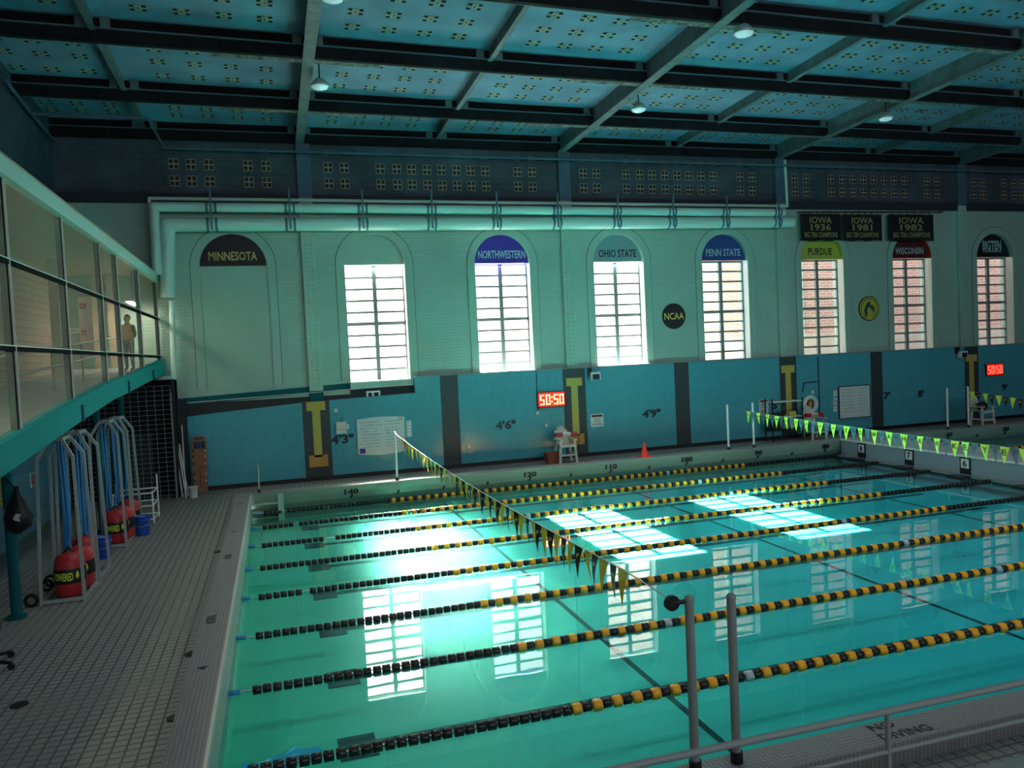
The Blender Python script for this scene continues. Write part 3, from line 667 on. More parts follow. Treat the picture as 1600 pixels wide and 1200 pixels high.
_q = [P(u, 331, 1, yb) for u in (1250, 1382, 1474)]; MB().tube([_q[0], _q[2]], .02).box(_q[0].x, _q[0].x+.04, yb, YB, _q[0].z-.02, _q[0].z+.02).box(_q[1].x, _q[1].x+.04, yb, YB, _q[1].z-.02, _q[1].z+.02).box(_q[2].x-.04, _q[2].x, yb, YB, _q[2].z-.02, _q[2].z+.02).build('banner_rod', 'black', label='thin black rod holding the three banners', cat='rod')
c = P(1053, 494, 1, YB-.03)
t = thing('round_sign', (c.x, YB-.03, c.z-.55), 'round black sign reading NCAA on the mint wall', 'sign')
MB().cyl((c.x, YB-.04, c.z), (c.x, YB-.0, c.z), .53, 40).build('disc', 'near_black', t)
lettering('NCAA', (c.x, YB-.045, c.z), XA, ZA, .9, .28, 'letter_warm', t, .012)
c = P(1358, 482, 1, YB-.03)
t = thing('round_sign', (c.x, YB-.03, c.z-.6), 'round yellow seal with black rim on the mint wall', 'sign')
MB().cyl((c.x, YB-.035, c.z), (c.x, YB, c.z), .56, 40).build('rim', 'near_black', t)
MB().cyl((c.x, YB-.045, c.z), (c.x, YB-.03, c.z), .52, 40).build('disc', 'sign_yellow', t)
em = MB()
for ang in range(-60, 250, 11):
    q = math.radians(ang); em.box(c.x+.44*math.cos(q)-.02, c.x+.44*math.cos(q)+.02, YB-.05, YB-.045, c.z+.44*math.sin(q)-.03, c.z+.44*math.sin(q)+.03)
em.build('rim_lettering', 'near_black', t)
MB().prism([(c.x-.3, c.z-.1), (c.x-.2, c.z+.12), (c.x-.08, c.z+.3), (c.x+.06, c.z+.28), (c.x+.03, c.z+.16), (c.x+.2, c.z+.14), (c.x+.3, c.z-.02), (c.x+.24, c.z-.22), (c.x+.14, c.z-.06), (c.x-.02, c.z+.08), (c.x-.12, c.z-.04), (c.x-.1, c.z-.3), (c.x-.22, c.z-.34)], 1, YB-.052, YB-.045).build('emblem', 'line_dark', t)

# ------------------------------------------------------------------ things on the wainscot
def seg_clock(u0, u1, v0, v1, lab, dm):
    a, b2 = P(u0, v0, 1, YT-.08), P(u1, v1, 1, YT-.08); w_, h_ = b2.x-a.x, a.z-b2.z
    t = thing('digital_clock', ((a.x+b2.x)/2, YT-.05, b2.z), lab, 'clock')
    MB().box(a.x, b2.x, YT-.08, YT, b2.z, a.z).build('case', 'black', t)
    MB().box(a.x+.04*w_, b2.x-.03*w_, YT-.085, YT-.079, b2.z+.08*h_, a.z-.06*h_).build('display', 'led_red', t)
    SEG = {'5': 'afgcd', '0': 'abcdef'}
    for ch, cx in (('5', .17), ('0', .38), ('5', .66), ('0', .86)):
        mb = MB(); dw, dh, th = .15*w_, .62*h_, .035*w_; x, z = a.x+cx*w_, (a.z+b2.z)/2; y = YT-.09
        S = {'a': (-dw/2, dw/2, dh/2-th, dh/2), 'd': (-dw/2, dw/2, -dh/2, -dh/2+th), 'g': (-dw/2, dw/2, -th/2, th/2), 'f': (-dw/2, -dw/2+th, 0, dh/2), 'b': (dw/2-th, dw/2, 0, dh/2), 'e': (-dw/2, -dw/2+th, -dh/2, 0), 'c': (dw/2-th, dw/2, -dh/2, 0)}
        for s_ in SEG[ch]: q = S[s_]; mb.box(x+q[0], x+q[1], y, y+.004, z+q[2], z+q[3])
        mb.build('digit', dm, t)
    mb = MB()
    for dz in (-.14, .14): mb.box(a.x+.5*w_, a.x+.54*w_, YT-.09, YT-.086, (a.z+b2.z)/2+dz*h_-.03, (a.z+b2.z)/2+dz*h_+.03)
    mb.build('colon', dm, t)
    return t
seg_clock(839, 884, 613, 635, 'bright red digital clock reading 50:50 beside the second gold letter', 'led_digit')
seg_clock(1541, 1568, 569, 586, 'dimmer red digital clock reading 50:50 near the right edge', 'led_digit_red')
MB().tube([P(838, 582, 1, YT-.03), P(840, 645, 1, YT-.03)], .012).build('power_cable', 'black', label='black cable beside the bright digital clock', cat='cable')
def plate(name, u0, u1, v0, v1, m, lab, cat, th=.03, fr=None, tilt=0):
    a, b2 = P(u0, v0, 1, YT-th), P(u1, v1, 1, YT-th)
    t = thing(name, ((a.x+b2.x)/2, YT-th/2, b2.z), lab, cat)
    MB().box(a.x, b2.x, YT-th, YT, b2.z, a.z).build('face', m, t)
    if fr:
        for q in ((a.x-.02, b2.x+.02, a.z, a.z+.03), (a.x-.02, b2.x+.02, b2.z-.03, b2.z), (a.x-.03, a.x, b2.z, a.z), (b2.x, b2.x+.03, b2.z, a.z)): MB().box(q[0], q[1], YT-th-.015, YT, q[2], q[3]).build('frame', fr, t)
    return t, a, b2
def scribble(t, a, b2, rows, seed, cols=((.05, .55),)):
    rnd = random.Random(seed)
    w_, h_ = b2.x-a.x, a.z-b2.z
    for r in range(rows):
        for c0, c1 in cols:
            mb = MB(); x = a.x+w_*(c0+rnd.uniform(0, .05)); z = a.z-h_*(.1+.8*r/rows)
            while x < a.x+w_*(c1-rnd.uniform(0, .12)):
                l = rnd.uniform(.03, .09); mb.box(x, x+l, a.y-.004, a.y-.001, z-.008, z+.008+rnd.uniform(0, .015)); x += l+rnd.uniform(.02, .05)
            if mb.v: mb.build('handwriting', 'ink', t)
# curved whiteboard at the left
a, b2 = P(557, 656, 1, YT-.05), P(634, 704, 1, YT-.05)
t = thing('whiteboard', ((a.x+b2.x)/2, YT-.05, b2.z), 'large bowed whiteboard covered in handwriting, left of the first flag pole', 'whiteboard')
n = 14; top = []
for j in range(n+1):
    s_ = j/n; bow = .1*math.sin(math.pi*s_); top.append((a.x+(b2.x-a.x)*s_, a.z+bow*.5))
bot = [(x, b2.z-.08*math.sin(math.pi*j/n)) for j, (x, z) in enumerate(top)]
MB().prism(top+bot[::-1], 1, YT-.05, YT).build('face', 'board_white', t)
scribble(t, Vector((a.x, YT-.05, a.z)), b2, 9, 3, ((.04, .5), (.55, .92)))
MB().box(b2.x-.2, b2.x-.08, YT-.054, YT-.05, a.z-.12, a.z-.02).build('magnet', 'gold', t); MB().box(a.x+.06, a.x+.26, YT-.054, YT-.05, b2.z+.02, b2.z+.2).build('magnet', 'purple', t)
t, a, b2 = plate('paper_notice', 635, 643.5, 658, 682, 'paper', 'tall white paper notice right of the bowed whiteboard', 'notice', .012); scribble(t, a, b2, 4, 5, ((.1, .9),))
t, a, b2 = plate('whiteboard', 1311, 1360, 605, 650, 'board_white', 'flat whiteboard with handwriting left of a dark pilaster near the right', 'whiteboard', .04, 'near_black'); scribble(t, a, b2, 8, 9, ((.06, .5), (.6, .9)))
for i, (v0, v1) in enumerate(((609, 619), (621, 625.5), (627, 632), (634, 643))):
    t, a, b2 = plate('paper_notice', 1302, 1308, v0, v1, 'paper', ['topmost', 'second', 'third', 'lowest'][i]+' small white notice in the column left of the flat whiteboard', 'notice', .01)
    scribble(t, a, b2, 2, 20+i, ((.1, .9),))
def warn(u0, u1, v0, v1, lab, tall=False):
    t, a, b2 = plate('warning_sign', u0, u1, v0, v1, 'paper', lab, 'sign', .02)
    w_, h_ = b2.x-a.x, a.z-b2.z; cx = (a.x+b2.x)/2; k = .62 if tall else 1
    MB().box(a.x+.08*w_, b2.x-.08*w_, a.y-.004, a.y, a.z-.24*h_*k, a.z-.06*h_*k).build('header', 'near_black', t)
    lettering('WARNING', (cx, a.y-.005, a.z-.15*h_*k), XA, ZA, .7*w_, .11*h_*k, 'red', t, .01, off=.002)
    for s, f in (('SHALLOW', .38), ('WATER', .58), ('NO DIVING', .8)): lettering(s, (cx, a.y, a.z-f*h_*k), XA, ZA, (.55 if s != 'NO DIVING' else .7)*w_, .12*h_*k, 'near_black', t, .01)
    if tall:
        c = Vector((cx-.1*w_, a.y-.003, b2.z+.2*h_)); mb = MB()
        for j in range(20):
            q, q2 = 2*math.pi*j/20, 2*math.pi*(j+1)/20; mb.bar(c+Vector((math.cos(q), 0, math.sin(q)))*.13*h_, c+Vector((math.cos(q2), 0, math.sin(q2)))*.13*h_, .02, .004, up=(0, 1, 0))
        mb.bar(c+Vector((-.09, 0, .09))*h_, c+Vector((.09, 0, -.09))*h_, .02, .004, up=(0, 1, 0)); mb.build('no_diving_symbol', 'near_black', t)
warn(922.5, 943.5, 647.5, 666, 'square warning sign reading shallow water no diving, right of the second gold letter')
warn(1186, 1201, 625, 648, 'tall warning sign with a crossed diver symbol near the second flag line', True)
# electrical box
a, b2 = P(525, 660, 1, YT-.15), P(542, 677, 1, YT-.15)
t = thing('control_box', ((a.x+b2.x)/2, YT-.1, b2.z), 'beige electrical control box with gold labels above the first depth mark', 'box')
MB().box(a.x, b2.x, YT-.15, YT, b2.z, a.z).build('case', 'offwhite', t)
MB().box(b2.x+.02, b2.x+.09, YT-.1, YT, b2.z+.15, a.z-.1).build('switch', 'white', t)
for x in (.25, .5, .75): MB().box(a.x+(b2.x-a.x)*x-.03, a.x+(b2.x-a.x)*x+.02, YT-.155, YT-.15, b2.z+.12, b2.z+.18).build('label_sticker', 'gold', t)
MB().tube([(a.x+.2, YT-.08, a.z), (a.x+.24, YT-.08, a.z+.16)], .012).build('cable', 'black', t)
t, a, b2 = plate('wall_socket', 522, 528, 639, 644, 'offwhite', 'small socket plate above the beige control box', 'socket', .04)
for u, v, nm in [(840, 645, 'below the cable of the bright clock'), (854, 665, 'left of the lifeguard chair'), (733, 698, 'low on the wall below the 4-foot-6 mark'), (1270, 613, 'above the ring buoy')]:
    plate('wall_socket', u-2, u+2, v-2.5, v+2.5, 'paper', 'small pale socket '+nm, 'socket', .05)
# speakers
for i, (u, v, nm) in enumerate([(930, 588, 'above the square warning sign'), (1505, 554, 'beside the rightmost gold letter')]):
    p = P(u, v, 1, YT-.25)
    t = thing('wall_floodlight', (p.x, YT-.2, p.z-.18), 'white boxed floodlight mounted on the teal wall '+nm, 'lamp', 'wall floodlights')
    MB().box(p.x-.2, p.x+.2, YT-.32, YT-.1, p.z-.14, p.z+.16).build('housing', 'white', t)
    MB().box(p.x-.14, p.x+.16, YT-.33, YT-.32, p.z-.13, p.z+.09).build('lens', 'near_black', t)
    MB().box(p.x-.22, p.x-.1, YT-.16, YT, p.z+.05, p.z+.35).build('bracket', 'black', t)

# ------------------------------------------------------------------ lifeguard chairs, tubes
def guard_chair(x, y, s, lab, m):
    t = thing('lifeguard_chair', (x, y, ZD), lab, 'chair', 'lifeguard chairs')
    B = lambda: MB()
    w, d = .42*s, .38*s; hs, ha = 1.0*s, 1.32*s
    for sx in (-1, 1):
        for sy in (-1, 1):
            B().bar((sx*(w+.06), sy*(d+.05), 0), (sx*w, sy*d, ha if sy < 0 else hs), .09, .05, up=(0, 1, 0)).build('leg', m, t, local=True)
        B().bar((sx*w, -d-.12, ha), (sx*w, d+.15, ha), .13, .04).build('armrest', m, t, local=True)
        B().bar((sx*(w+.02), -d, .5*s), (sx*(w+.02), d, .5*s), .05, .08).build('side_rail', m, t, local=True)
    B().box(-w-.05, w+.05, -d-.1, -d-.02, .92*s, 1.03*s).build('front_rail', m, t, local=True)
    B().box(-w-.06, w+.06, -d-.1, -d-.03, .42*s, .52*s).build('foot_rail', m, t, local=True)
    for k in range(5):
        y0 = -d-.05+k*(2*d)/5; B().box(-w, w, y0, y0+2*d/5-.02, 1.02*s, 1.05*s).build('seat_slat', m, t, local=True)
    for k in range(5):
        x0 = (-2+k)*.155*s; hh = (2.05-.07*abs(k-2)**1.7)*s
        B().hexa([(x0-.07*s, d-.02, 1.02*s), (x0+.07*s, d-.02, 1.02*s), (x0+.07*s, d+.01, 1.02*s), (x0-.07*s, d+.01, 1.02*s), (x0-.07*s, d+.18, hh), (x0+.07*s, d+.18, hh), (x0+.07*s, d+.21, hh), (x0-.07*s, d+.21, hh)]).build('back_slat', m, t, local=True)
    return t
cp = P(874, 722, 2, ZD)
guard_chair(cp.x+.2, 2.2, .66, 'white slatted lifeguard chair with a red rescue tube beside the second gold letter', 'offwhite')
guard_chair(P(1275, 672, 1, 2.2).x, 2.3, .68, 'shaded lifeguard chair behind the ring buoy, partly hidden by yellow pennants', 'offwhite')
guard_chair(P(1535, 660, 1, 1.5).x, 1.5, .68, 'wooden lifeguard chair behind the flag pole at the right, facing the pool', 'offwhite')
def rescue(cx, y, cz, lab):
    t = thing('rescue_tube', (cx, y, cz-.12), lab, 'float', 'red rescue tubes')
    MB().cyl((cx-.42, y, cz), (cx+.42, y, cz-.02), .085, 14).build('tube', 'red', t)
    MB().cyl((cx-.47, y, cz), (cx-.42, y, cz), .04, 10).build('end_clip', 'black', t)
    MB().cyl((cx-.17, y, cz-.002), (cx+.13, y, cz-.01), .09, 14).build('sleeve', 'white', t)
    lettering('GUARD', (cx-.02, y-.093, cz-.005), XA, ZA, .24, .09, 'red', t, .01, off=.003)
    MB().tube([(cx+.42, y, cz-.04), (cx+.46, y-.08, cz-.25), (cx+.42, y-.08, cz-.45)], .015).build('strap', 'black', t)
rescue(cp.x+.15, 1.88, P(876, 679, 1, 1.9).z, 'red rescue tube lying across the white lifeguard chair')
rescue(P(1272, 648, 1, 1.9).x, 1.9, P(1272, 648, 1, 1.9).z, 'red rescue tube across the shaded lifeguard chair by the ring buoy')
p = P(863, 722, 2, ZD); t = thing('storage_box', (p.x-.1, 2.3, ZD), 'small reddish crate on the deck left of the white lifeguard chair', 'box')
MB().hexa([(-.2, -.18, 0), (.2, -.18, 0), (.2, .18, 0), (-.2, .18, 0), (-.24, -.22, .4), (.24, -.22, .4), (.24, .22, .4), (-.24, .22, .4)]).build('body', 'cardboard', t, local=True)
MB().box(-.26, .26, -.24, .24, .38, .42).build('rim', 'cardboard', t, local=True)
# traffic cone
p = P(1015, 716, 2, ZC+.012); t = thing('traffic_cone', (p.x, .22, ZC+.012), 'orange-red traffic cone standing on the far pool curb', 'cone')
MB().lathe([(.15, .03), (.13, .06), (.03, .52), (.02, .53)], n=18).build('body', 'red_cone', t, local=True); MB().box(-.2, .2, -.2, .2, 0, .035).build('base', 'red_cone', t, local=True)
# ring buoy
c = P(1266, 632, 1, YT-.12); t = thing('ring_buoy', (c.x, YT-.12, c.z-.42), 'white ring buoy with a gold centre hanging on the teal wall', 'life ring')
mb = MB(); n, k = 28, 10; vs_ = []; fs = []
for i in range(n):
    q = 2*math.pi*i/n
    for j in range(k):
        e = 2*math.pi*j/k; rr = .3+.1*math.cos(e); vs_.append((c.x+rr*math.cos(q), c.y+.09*math.sin(e), c.z+rr*math.sin(q)*1.05))
        fs.append((i*k+j, ((i+1) % n)*k+j, ((i+1) % n)*k+(j+1) % k, i*k+(j+1) % k))
mb.add(vs_, fs, 0, True).build('ring', 'board_white', t)
MB().lathe([(.2, 0), (.19, .01)], c=(c.x, c.y+.1, c.z), ax=1, n=24).build('backing', 'tile_dark', t)
MB().prism([(c.x+.11*math.cos(q)*.8, c.z+.17*math.sin(q)) for q in [2*math.pi*i/16 for i in range(16)]], 1, c.y-.02, c.y+.05).build('rope_coil', 'gold_orange', t)
MB().tube([(c.x-.3, YT-.03, c.z+.55), (c.x-.22, YT-.03, c.z+.95), (c.x+.45, YT-.03, c.z+.98)], .025).build('wall_conduit', 'slate_dark', label='bent conduit above the ring buoy', cat='pipe')
MB().tube([P(1278, 558, 1, YT-.03), P(1281, 650, 1, YT-.03)], .02).build('wall_conduit', 'slate_dark', label='straight dark conduit right of the ring buoy', cat='pipe')
# equipment rack at the third pilaster
p = P(1228, 668, 1, 2.6); t = thing('equipment_rack', (p.x, 2.7, ZD), 'white-shelved equipment rack in front of the third gold letter', 'rack')
for z in (P(1235, 627, 1, 2.5).z, P(1235, 651, 1, 2.5).z, .9): MB().box(p.x-.75, p.x+.75, 2.45, 2.95, z-.02, z+.02).build('shelf', 'white' if z > 1 else 'black', t)
for x in (-.74, .74):
    for y in (2.46, 2.94): MB().box(p.x+x-.02, p.x+x+.02, y-.02, y+.02, ZD, P(1235, 622, 1, 2.5).z).build('post', 'black', t)
for i, (dx, z, w_, h_, m, lab) in enumerate([(-.5, .92, .3, .35, 'black', 'black bag on the lower shelf of the equipment rack'), (.0, .92, .28, .3, 'grey', 'grey tub on the lower shelf of the equipment rack'), (.45, .92, .25, .45, 'gold_orange', 'gold bin on the lower shelf of the equipment rack'), (.35, P(1235, 651, 1, 2.5).z+.02, .35, .2, 'gold', 'gold pouch on the middle shelf of the equipment rack'), (-.3, P(1235, 651, 1, 2.5).z+.02, .4, .16, 'black', 'black case on the middle shelf of the equipment rack')]):
    x = p.x+dx; o = thing('gear_bin', (x, 2.7, z), lab, 'bin', 'gear on the rack')
    MB().hexa([(-w_/2, -.15, 0), (w_/2, -.15, 0), (w_/2, .15, 0), (-w_/2, .15, 0), (-w_*.42, -.12, h_), (w_*.42, -.12, h_), (w_*.42, .12, h_), (-w_*.42, .12, h_)]).build('body', m, o, local=True)
    MB().tube([(-w_*.2, 0, h_), (0, 0, h_+.06), (w_*.2, 0, h_)], .012).build('handle', 'black', o, local=True)
# dark bag on the right chair
p = P(1535, 660, 1, 1.5); t = MB().sphere((p.x, 1.5, ZD+.72+.2), .24, 12, (1.1, .8, .8)).build('duffel_bag', 'black', label='black bag slumped on the wooden lifeguard chair at the right', cat='bag')

# ------------------------------------------------------------------ flag lines
def pole(x, y, z1, lab, m='white', r=.04, pulley=False, name='flag_pole', group='backstroke flag poles'):
    t = thing(name, (x, y, ZC), lab, 'pole', group)
    MB().cyl((x, y, ZC+.1), (x, y, z1), r, 12).build('tube', m, t)
    MB().cyl((x, y, ZC), (x, y, ZC+.12), r*1.35, 12).build('socket', 'black', t)
    MB().sphere((x, y, z1), r*1.1, 10).build('cap', m, t)
    if pulley:
        MB().cyl((x-.16, y+.02, z1-.02), (x-.16, y+.06, z1-.02), .075, 16).build('pulley', 'black', t)
        MB().cyl((x-.17, y+.04, z1-.02), (x, y+.02, z1-.02), .02).build('axle', 'black', t)
    return t
yq = .12
pole(4.6, yq, 2.22, 'pale flag pole at the far left of the pool holding the near pennant line')
pole(17.1, yq, 2.3, 'left pale pole of the pair holding the lettered yellow pennants'); pole(18.2, yq, 2.3, 'right pale pole of the pair holding the lettered yellow pennants')
pole(27.5, yq, 2.32, 'left pale pole of the far right pair'); pole(28.6, yq, 2.32, 'right pale pole of the far right pair')
pole(4.52, -19.05, 2.28, 'grey pole with a black pulley in the right foreground', 'grey', .045, True); pole(4.97, -19.05, 2.24, 'plain grey pole in the right foreground', 'grey', .045)
pole(.26, .2, 1.5, 'short steel grab post at the far left corner of the pool', 'steel', .03, name='grab_post', group=None)
def pennant(me_name, m, logo=None):
    mb = MB(); n = 4
    for i in range(n):
        a, b2 = i/n, (i+1)/n
        def row(s): w_ = .125*(1-s); return [(-.012*math.sin(s*4), -w_, -.43*s), (-.012*math.sin(s*4), w_, -.43*s)]
        r0, r1 = row(a), row(b2); mb.add([r0[0], r0[1], r1[1], r1[0]], [(0, 1, 2, 3)])
    mats = [m]
    if logo:
        mats.append(logo)
        for s_ in (-.006, .006):   # bird-head emblem: swept crest with a beak
            mb.add([(s_-.006, .05, -.13), (s_-.006, .02, -.09), (s_-.006, -.03, -.09), (s_-.006, -.06, -.13), (s_-.006, -.03, -.12), (s_-.006, .0, -.13), (s_-.006, .03, -.17)], [(0, 1, 2, 3, 4, 5, 6)], 1)
    return mb.mesh(me_name, mats)
PN = {'gold': pennant('pennant', 'pennant_gold'), 'black': pennant('pennant', 'black', 'gold'), 'yl': pennant('pennant', 'yellow_flag', 'black'), 'y': pennant('pennant', 'yellow_flag'), 'blue': pennant('pennant', 'pennant_blue', 'slate_dark')}
def fline(x, ys, zs, kinds, lab, ends, letters={}):
    t = thing('pennant_line', (x, ends[0][1], ZC), lab, 'flags', 'backstroke pennant lines')
    pts = [ends[0]]+[(x, y, z) for y, z in zip(ys, zs)]+[ends[1]]
    MB().tube(pts, .008, 5).build('cord', 'white' if x < 10 else 'grey', t)
    for i, (y, z, k) in enumerate(zip(ys, zs, kinds)):
        o = inst('pennant', PN[k], (x, y, z), t, rot=(random.uniform(-.05, .05), random.uniform(-.12, .12), random.uniform(-.15, .15)))
        if i in letters:
            l = lettering(letters[i], (-.012, 0, -.13), -YA, ZA, (.03 if letters[i] == 'I' else .16 if letters[i] == 'W' else .12), .14, 'black', o, .015, off=.012, local=True, name='letter')
ys = [-1.1-.272*i for i in range(61)]
fline(4.6, ys, [2.18-.16*math.sin(math.pi*(-y)/19)**1.0 for y in ys], ['gold' if i % 2 == 0 else 'black' for i in range(61)], 'long line of gold and black pennants crossing the pool toward the foreground poles', [(4.6, yq, 2.22), (4.4, -19.0, 2.26)])
U = [1170, 1185, 1199.5, 1214, 1228, 1244, 1260, 1282, 1302.5, 1323, 1344, 1366, 1389, 1412.5, 1437.5, 1464, 1492.5, 1508, 1539, 1570, 1600, 1630, 1662, 1695]
LT = dict(zip(range(9, 20), 'IOWAHAWKEYE'))
ys, zs, kinds, let = [], [], [], {}
def ztop(u): return 643+(u-1170)*(.158-.00005*(u-1170))
for i, u in enumerate(U):
    p = P(u, ztop(u), 0, 17.15)
    if i in LT: let[len(ys)] = LT[i]
    ys.append(p.y); zs.append(p.z); kinds.append('yl' if i < 9 else 'y')
    if i+1 < len(U) and i != 16:
        q = P((u+U[i+1])/2, ztop((u+U[i+1])/2), 0, 17.15); ys.append(q.y); zs.append(q.z); kinds.append('blue')
z_end = zs[-1]
fline(17.15, ys, zs, kinds, 'bright yellow pennant line spelling letters, hung across the pool before the bulkhead', [(17.1, yq, 2.28), (17.15, -18.9, 2.2)], let)
ys = [-1.1-.3*i for i in range(14)]
fline(27.5, ys, [2.25-.03*i for i in range(14)], ['y' if i % 2 == 0 else 'black' for i in range(14)], 'yellow and black pennant line at the far right beyond the bulkhead', [(27.5, yq, 2.3), (27.5, -18.9, 2.2)])

# ------------------------------------------------------------------ lane ropes
def fl(r, l, m, lob=0):
    mb = MB(); n = 12; prof = [(r*.7, -l/2), (r, -l*.42), (r*.95, 0), (r, l*.42), (r*.7, l/2)]
    if lob: prof = [(r*.6, -l/2), (r*.97, -l*.4), (r*.9, -l*.15), (r, 0), (r*.9, l*.15), (r*.97, l*.4), (r*.6, l/2)]
    mb.lathe(prof, ax=0, n=n)
    if lob: mb.v = [(v[0], v[1]*(1+.09*math.cos(6*math.atan2(v[2], v[1]))), v[2]*(1+.09*math.cos(6*math.atan2(v[2], v[1])))) for v in mb.v]
    return mb.mesh('float', m)
FB, FY, FW, FA = fl(.066, .122, 'float_black'), fl(.076, .132, 'float_yellow', 1), fl(.072, .13, 'float_white', 1), fl(.04, .16, 'rope_blue')
WH = {0: [(737, 768), (1037, 737)], 1: [(770, 785), (1090, 751)], 2: [(836, 808), (1140, 769)], 3: [(1212, 790)], 4: [(1306, 813)], 5: [(1410, 847)], 6: [(1040, 972), (1555, 888)], 7: [(1153, 1052)]}
ordn = ['farthest lane rope, along the far pool wall', 'second lane rope from the far wall', 'third lane rope from the far wall', 'fourth lane rope from the far wall', 'fifth lane rope from the far wall', 'sixth lane rope from the far wall', 'second nearest lane rope', 'nearest lane rope, crossing the foreground']
for i in range(8):
    y = .06-LANE*i if i else -.02
    t = thing('lane_rope', (11, y, -.05), 'black and yellow ' + ordn[i], 'lane rope', 'lane ropes')
    MB().tube([(.0, y, .03), (XBK, y, .03)], .012, 6).build('cable', 'steel', t)
    inst('anchor_float', FA, (.12, y, .03), t)
    wx = [P(u, v, 2, .04).x for u, v in WH[i]]
    sp = .143; x = .42; k = 0
    while x < XBK-.3:
        me = FB
        if 4.3 < x < 17.6 and k % 2 == 0:
            me = FW if any(abs(x-q) < sp for q in wx) else FY
        if not (x < 2.2 and random.random() < .04): inst('float', me, (x+random.uniform(-.006, .006), y+random.uniform(-.006, .006), .018), t)
        x += sp; k += 1
# one lane rope beyond the bulkhead
t = thing('lane_rope', (26, -4, -.05), 'short black and yellow lane rope beyond the bulkhead at the right edge', 'lane rope', 'lane ropes')
MB().tube([(24.1, -2.2, .03), (38, -2.2, .03)], .012, 6).build('cable', 'steel', t)
for k in range(60): inst('float', FY if k % 2 else FB, (24.4+k*.16, -2.2, .018), t)
# blue crumpled sheets in the water
for i, (u, v, sx, lab) in enumerate([(968, 985, .7, 'crumpled light blue sheet in the water under the second nearest lane rope'), (440, 1185, .9, 'crumpled light blue sheet in the water at the bottom left corner of the pool')]):
    p = P(u, v, 2, .0); mb = MB(); n = 9; rnd = random.Random(i+4); vs_ = []
    for a in range(n):
        for c in range(5):
            vs_.append((p.x+(a/(n-1)-.5)*sx+rnd.uniform(-.03, .03), p.y+(c/4-.5)*.35+.1*(a/(n-1)-.5)+rnd.uniform(-.03, .03), -.03+rnd.uniform(-.04, .055)))
    mb.add(vs_, [(a*5+c, (a+1)*5+c, (a+1)*5+c+1, a*5+c+1) for a in range(n-1) for c in range(4)])
    mat('blue_sheet', '56c3ea', .2); mb.build('crumpled_sheet', 'blue_sheet', label=lab, cat='sheet')

# ------------------------------------------------------------------ gallery on the left
XG = -2.73
beam_pts = [(-33, 2.2, 1.75), (-13.3, 3.80, 3.38), (-9.2, 4.19, 3.75), (-5.9, 4.45, 4.02), (-3.8, 4.55, 4.12), (-.7, 4.74, 4.3), (3.4, 5.0, 4.5)]
mb = MB()
for (ya, ta, ba), (yb_, tb, bb) in zip(beam_pts, beam_pts[1:]):
    mb.hexa([(XG-.12, ya, ba), (XG+.12, ya, ba), (XG+.12, yb_, bb), (XG-.12, yb_, bb), (XG-.12, ya, ta), (XG+.12, ya, ta), (XG+.12, yb_, tb), (XG-.12, yb_, tb)])
gb = thing('gallery_beam', (XG, -10, 3.5), 'teal steel beam carrying the caged gallery on the left', 'beam', kind='structure')
mb.build('web', 'teal_paint', gb)
def bz(y, k):
    y = max(-32.9, min(3.4, y))
    for p_, q in zip(beam_pts, beam_pts[1:]):
        if p_[0] <= y <= q[0]: s_ = (y-p_[0])/(q[0]-p_[0]); return p_[k]+(q[k]-p_[k])*s_
for y in (-9.0, -3.9, .4): MB().bar((XG+.14, y, bz(y, 2)-.02), (XG+.14, y, bz(y, 2)+.3), .1, .04, up=(1, 0, 0)).build('clip', 'teal_dark', gb)
mb = MB()
for (ya, ta, ba), (yb_, tb, bb) in zip(beam_pts, beam_pts[1:]):
    mb.hexa([(XL, ya, ta-.35), (XG-.12, ya, ta-.35), (XG-.12, yb_, tb-.35), (XL, yb_, tb-.35), (XL, ya, ta-.2), (XG-.12, ya, ta-.2), (XG-.12, yb_, tb-.2), (XL, yb_, tb-.2)])
mb.build('gallery_floor', 'concrete', label='sloping concrete floor of the gallery behind the mesh', cat='floor', kind='structure')
MB().box(XL, XG+.02, YN, YB, 7.86, 7.96).build('gallery_ceiling', 'warm_wall', label='tan ceiling over the gallery', cat='ceiling', kind='structure')
PYs = [-33, -29.3, -25.9, -22.4, -19, -15.7, -12.4, -9.1, -5.8, -3.8, -.5, 3.2]
gf = thing('mesh_fence', (XG, -10, 4), 'tall wire mesh screen closing the gallery on the left', 'fence')
MB().box(XG-.06, XG+.1, YN, YB-.02, 7.58, 7.85).build('top_rail', 'pipe_mint', gf)
for z in (6.36, 5.08): MB().box(XG-.03, XG+.02, YN, YB-.02, z-.04, z+.03).build('rail', 'post_dark', gf); MB().box(XG-.03, XG+.03, YN, YB-.02, z+.03, z+.045).build('rail_edge', 'pipe_mint', gf)
for y in PYs[5:]:
    MB().box(XG-.09, XG-.0, y-.05, y+.05, bz(max(y, -32.9), 1)-.05, 7.6).build('post', 'post_dark', gf)
    MB().box(XG-.01, XG+.03, y+.045, y+.065, bz(max(y, -32.9), 1)-.05, 7.6).build('post_edge', 'offwhite', gf)
for ya, yb_ in zip(PYs[5:], PYs[6:]):
    for z0, z1 in ((None, 5.03), (5.12, 6.31), (6.41, 7.58)):
        za, zb = (bz(ya, 1)-.02, bz(yb_, 1)-.02) if z0 is None else (z0, z0)
        MB().add([(XG, ya+.05, za), (XG, yb_-.05, zb), (XG, yb_-.05, z1), (XG, ya+.05, z1)], [(0, 1, 2, 3)]).build('mesh_panel', 'screen_mesh', gf)
